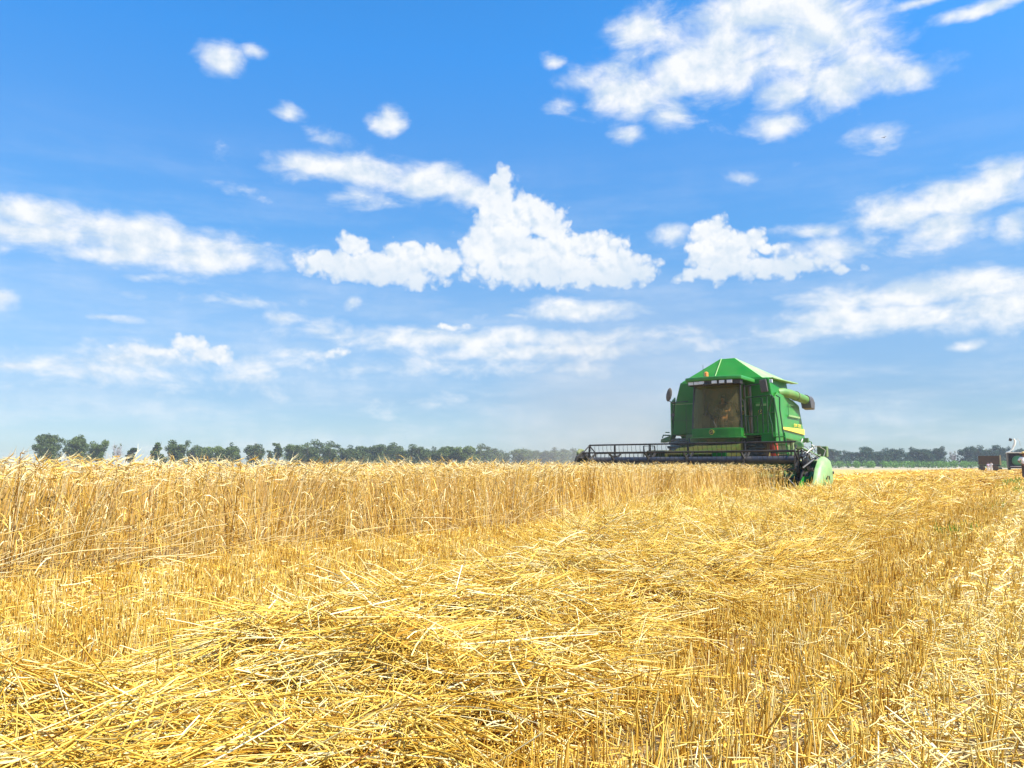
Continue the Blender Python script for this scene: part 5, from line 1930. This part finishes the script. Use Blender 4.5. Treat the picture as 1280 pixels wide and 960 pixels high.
hedge('undergrowth', 335, 735, 375, 8.6, 14, LEAF_A, 'low grey-green undergrowth filling the left tree line', 'undergrowth', 60, 0.42, 51, extend=0)
hedge('undergrowth', 1000, 1300, 418, 7.2, 12, LEAF_C, 'dark undergrowth filling the right tree line', 'undergrowth', 60, 0.5, 52, extend=60)
hedge('green_crop', 990, 1300, 372, 3.6, 14, CROP, 'even strip of tall green crop in front of the right trees', 'crop', 110, 0.28, 53, rag=0.08, extend=80)


# ------------------------------------------------------------------ a bird high in the sky
def bird():
    d = pix_dir(1105, 172)
    k = 90 / d.y
    p = Vector((0, 0, H)) + d * k
    root = empty('bird', p, R(40))
    tag(root, 'tiny dark bird flying high below the large white cloud', 'bird')
    b = MB()
    b.lathe((-.12, 0, 0), (1, 0, 0), [(0, .005), (.04, .03), (.12, .04), (.2, .03), (.24, .02), (.27, .0)], 10)
    b.hexa([(-.22, -.03, 0), (-.1, -.015, 0), (-.1, .015, 0), (-.22, .03, 0), (-.22, -.03, .008), (-.1, -.015, .01), (-.1, .015, .01), (-.22, .03, .008)])
    b.build('body', BIRD, root, smooth=True)
    for s in (-1, 1):
        MB().add([(.06, s * .02, .01), (-.05, s * .02, .01), (-.06, s * .17, .07), (.05, s * .16, .075), (-.08, s * .32, .04), (-.03, s * .31, .045),
                  (.06, s * .02, .018), (-.05, s * .02, .016), (-.06, s * .17, .075), (.05, s * .16, .083), (-.08, s * .32, .044), (-.03, s * .31, .05)],
                 [(0, 1, 2, 3), (3, 2, 4, 5), (6, 9, 8, 7), (9, 11, 10, 8), (0, 3, 9, 6), (3, 5, 11, 9), (1, 7, 8, 2), (2, 8, 10, 4), (4, 10, 11, 5)]).build('wing', BIRD, root)


bird()


# ------------------------------------------------------------------ air
def volume_box(name, x0, x1, y0, y1, z0, z1, dens, col, label, noise_=None, aniso=0.2, rz=0.0):
    me = bpy.data.meshes.new(name)
    cx_, cy_, cz_ = (x0 + x1) / 2, (y0 + y1) / 2, (z0 + z1) / 2
    b = MB().box((0, 0, 0), (x1 - x0, y1 - y0, z1 - z0))
    me.from_pydata(b.v, [], b.f)
    m = bpy.data.materials.new(name)
    m.use_nodes = True
    t = m.node_tree
    t.nodes.remove(t.nodes['Principled BSDF'])
    v = t.nodes.new('ShaderNodeVolumePrincipled')
    v.inputs['Color'].default_value = col + (1,)
    v.inputs['Density'].default_value = dens
    v.inputs['Anisotropy'].default_value = aniso
    t.links.new(v.outputs[0], t.nodes['Material Output'].inputs['Volume'])
    me.materials.append(m)
    o = bpy.data.objects.new(name, me)
    o.location = (cx_, cy_, cz_)
    C.objects.link(o)
    tag(o, label, name, kind='stuff')
    return o, t, v


volume_box('haze', -700, 760, -60, 640, -1.0, 24, 0.00028, (0.86, 0.93, 1.0), 'faint bluish summer haze over the field', aniso=0.0)


def dust():
    """brown dust and chaff thrown up behind and beside the working machine"""
    cx_, cy_ = fw(31, -14.0)
    o, t, v = volume_box('dust_cloud', -9, 9, -10, 10, 0, 1, 0.0, (0.97, 0.86, 0.72), 'pale brown dust cloud hanging left of the working harvester')
    o.location = (cx_, cy_, 4.6)
    o.scale = (1, 1, 8.4)
    tc = t.nodes.new('ShaderNodeTexCoord')
    nz = t.nodes.new('ShaderNodeTexNoise')
    nz.inputs['Scale'].default_value = 2.2
    nz.inputs['Detail'].default_value = 3
    t.links.new(tc.outputs['Generated'], nz.inputs['Vector'])
    sb = t.nodes.new('ShaderNodeVectorMath')
    sb.operation = 'SUBTRACT'
    t.links.new(tc.outputs['Generated'], sb.inputs[0])
    sb.inputs[1].default_value = (0.5, 0.5, 0.15)
    ml = t.nodes.new('ShaderNodeVectorMath')
    ml.operation = 'MULTIPLY'
    t.links.new(sb.outputs[0], ml.inputs[0])
    ml.inputs[1].default_value = (2.05, 2.05, 1.15)
    ln = t.nodes.new('ShaderNodeVectorMath')
    ln.operation = 'LENGTH'
    t.links.new(ml.outputs[0], ln.inputs[0])
    fa = t.nodes.new('ShaderNodeMapRange')
    t.links.new(ln.outputs['Value'], fa.inputs[0])
    fa.inputs[1].default_value = 0.95
    fa.inputs[2].default_value = 0.1
    mu = t.nodes.new('ShaderNodeMath')
    mu.operation = 'MULTIPLY'
    t.links.new(fa.outputs[0], mu.inputs[0])
    t.links.new(nz.outputs['Fac'], mu.inputs[1])
    m2 = t.nodes.new('ShaderNodeMath')
    m2.operation = 'MULTIPLY'
    t.links.new(mu.outputs[0], m2.inputs[0])
    m2.inputs[1].default_value = 0.11
    t.links.new(m2.outputs[0], v.inputs['Density'])


dust()
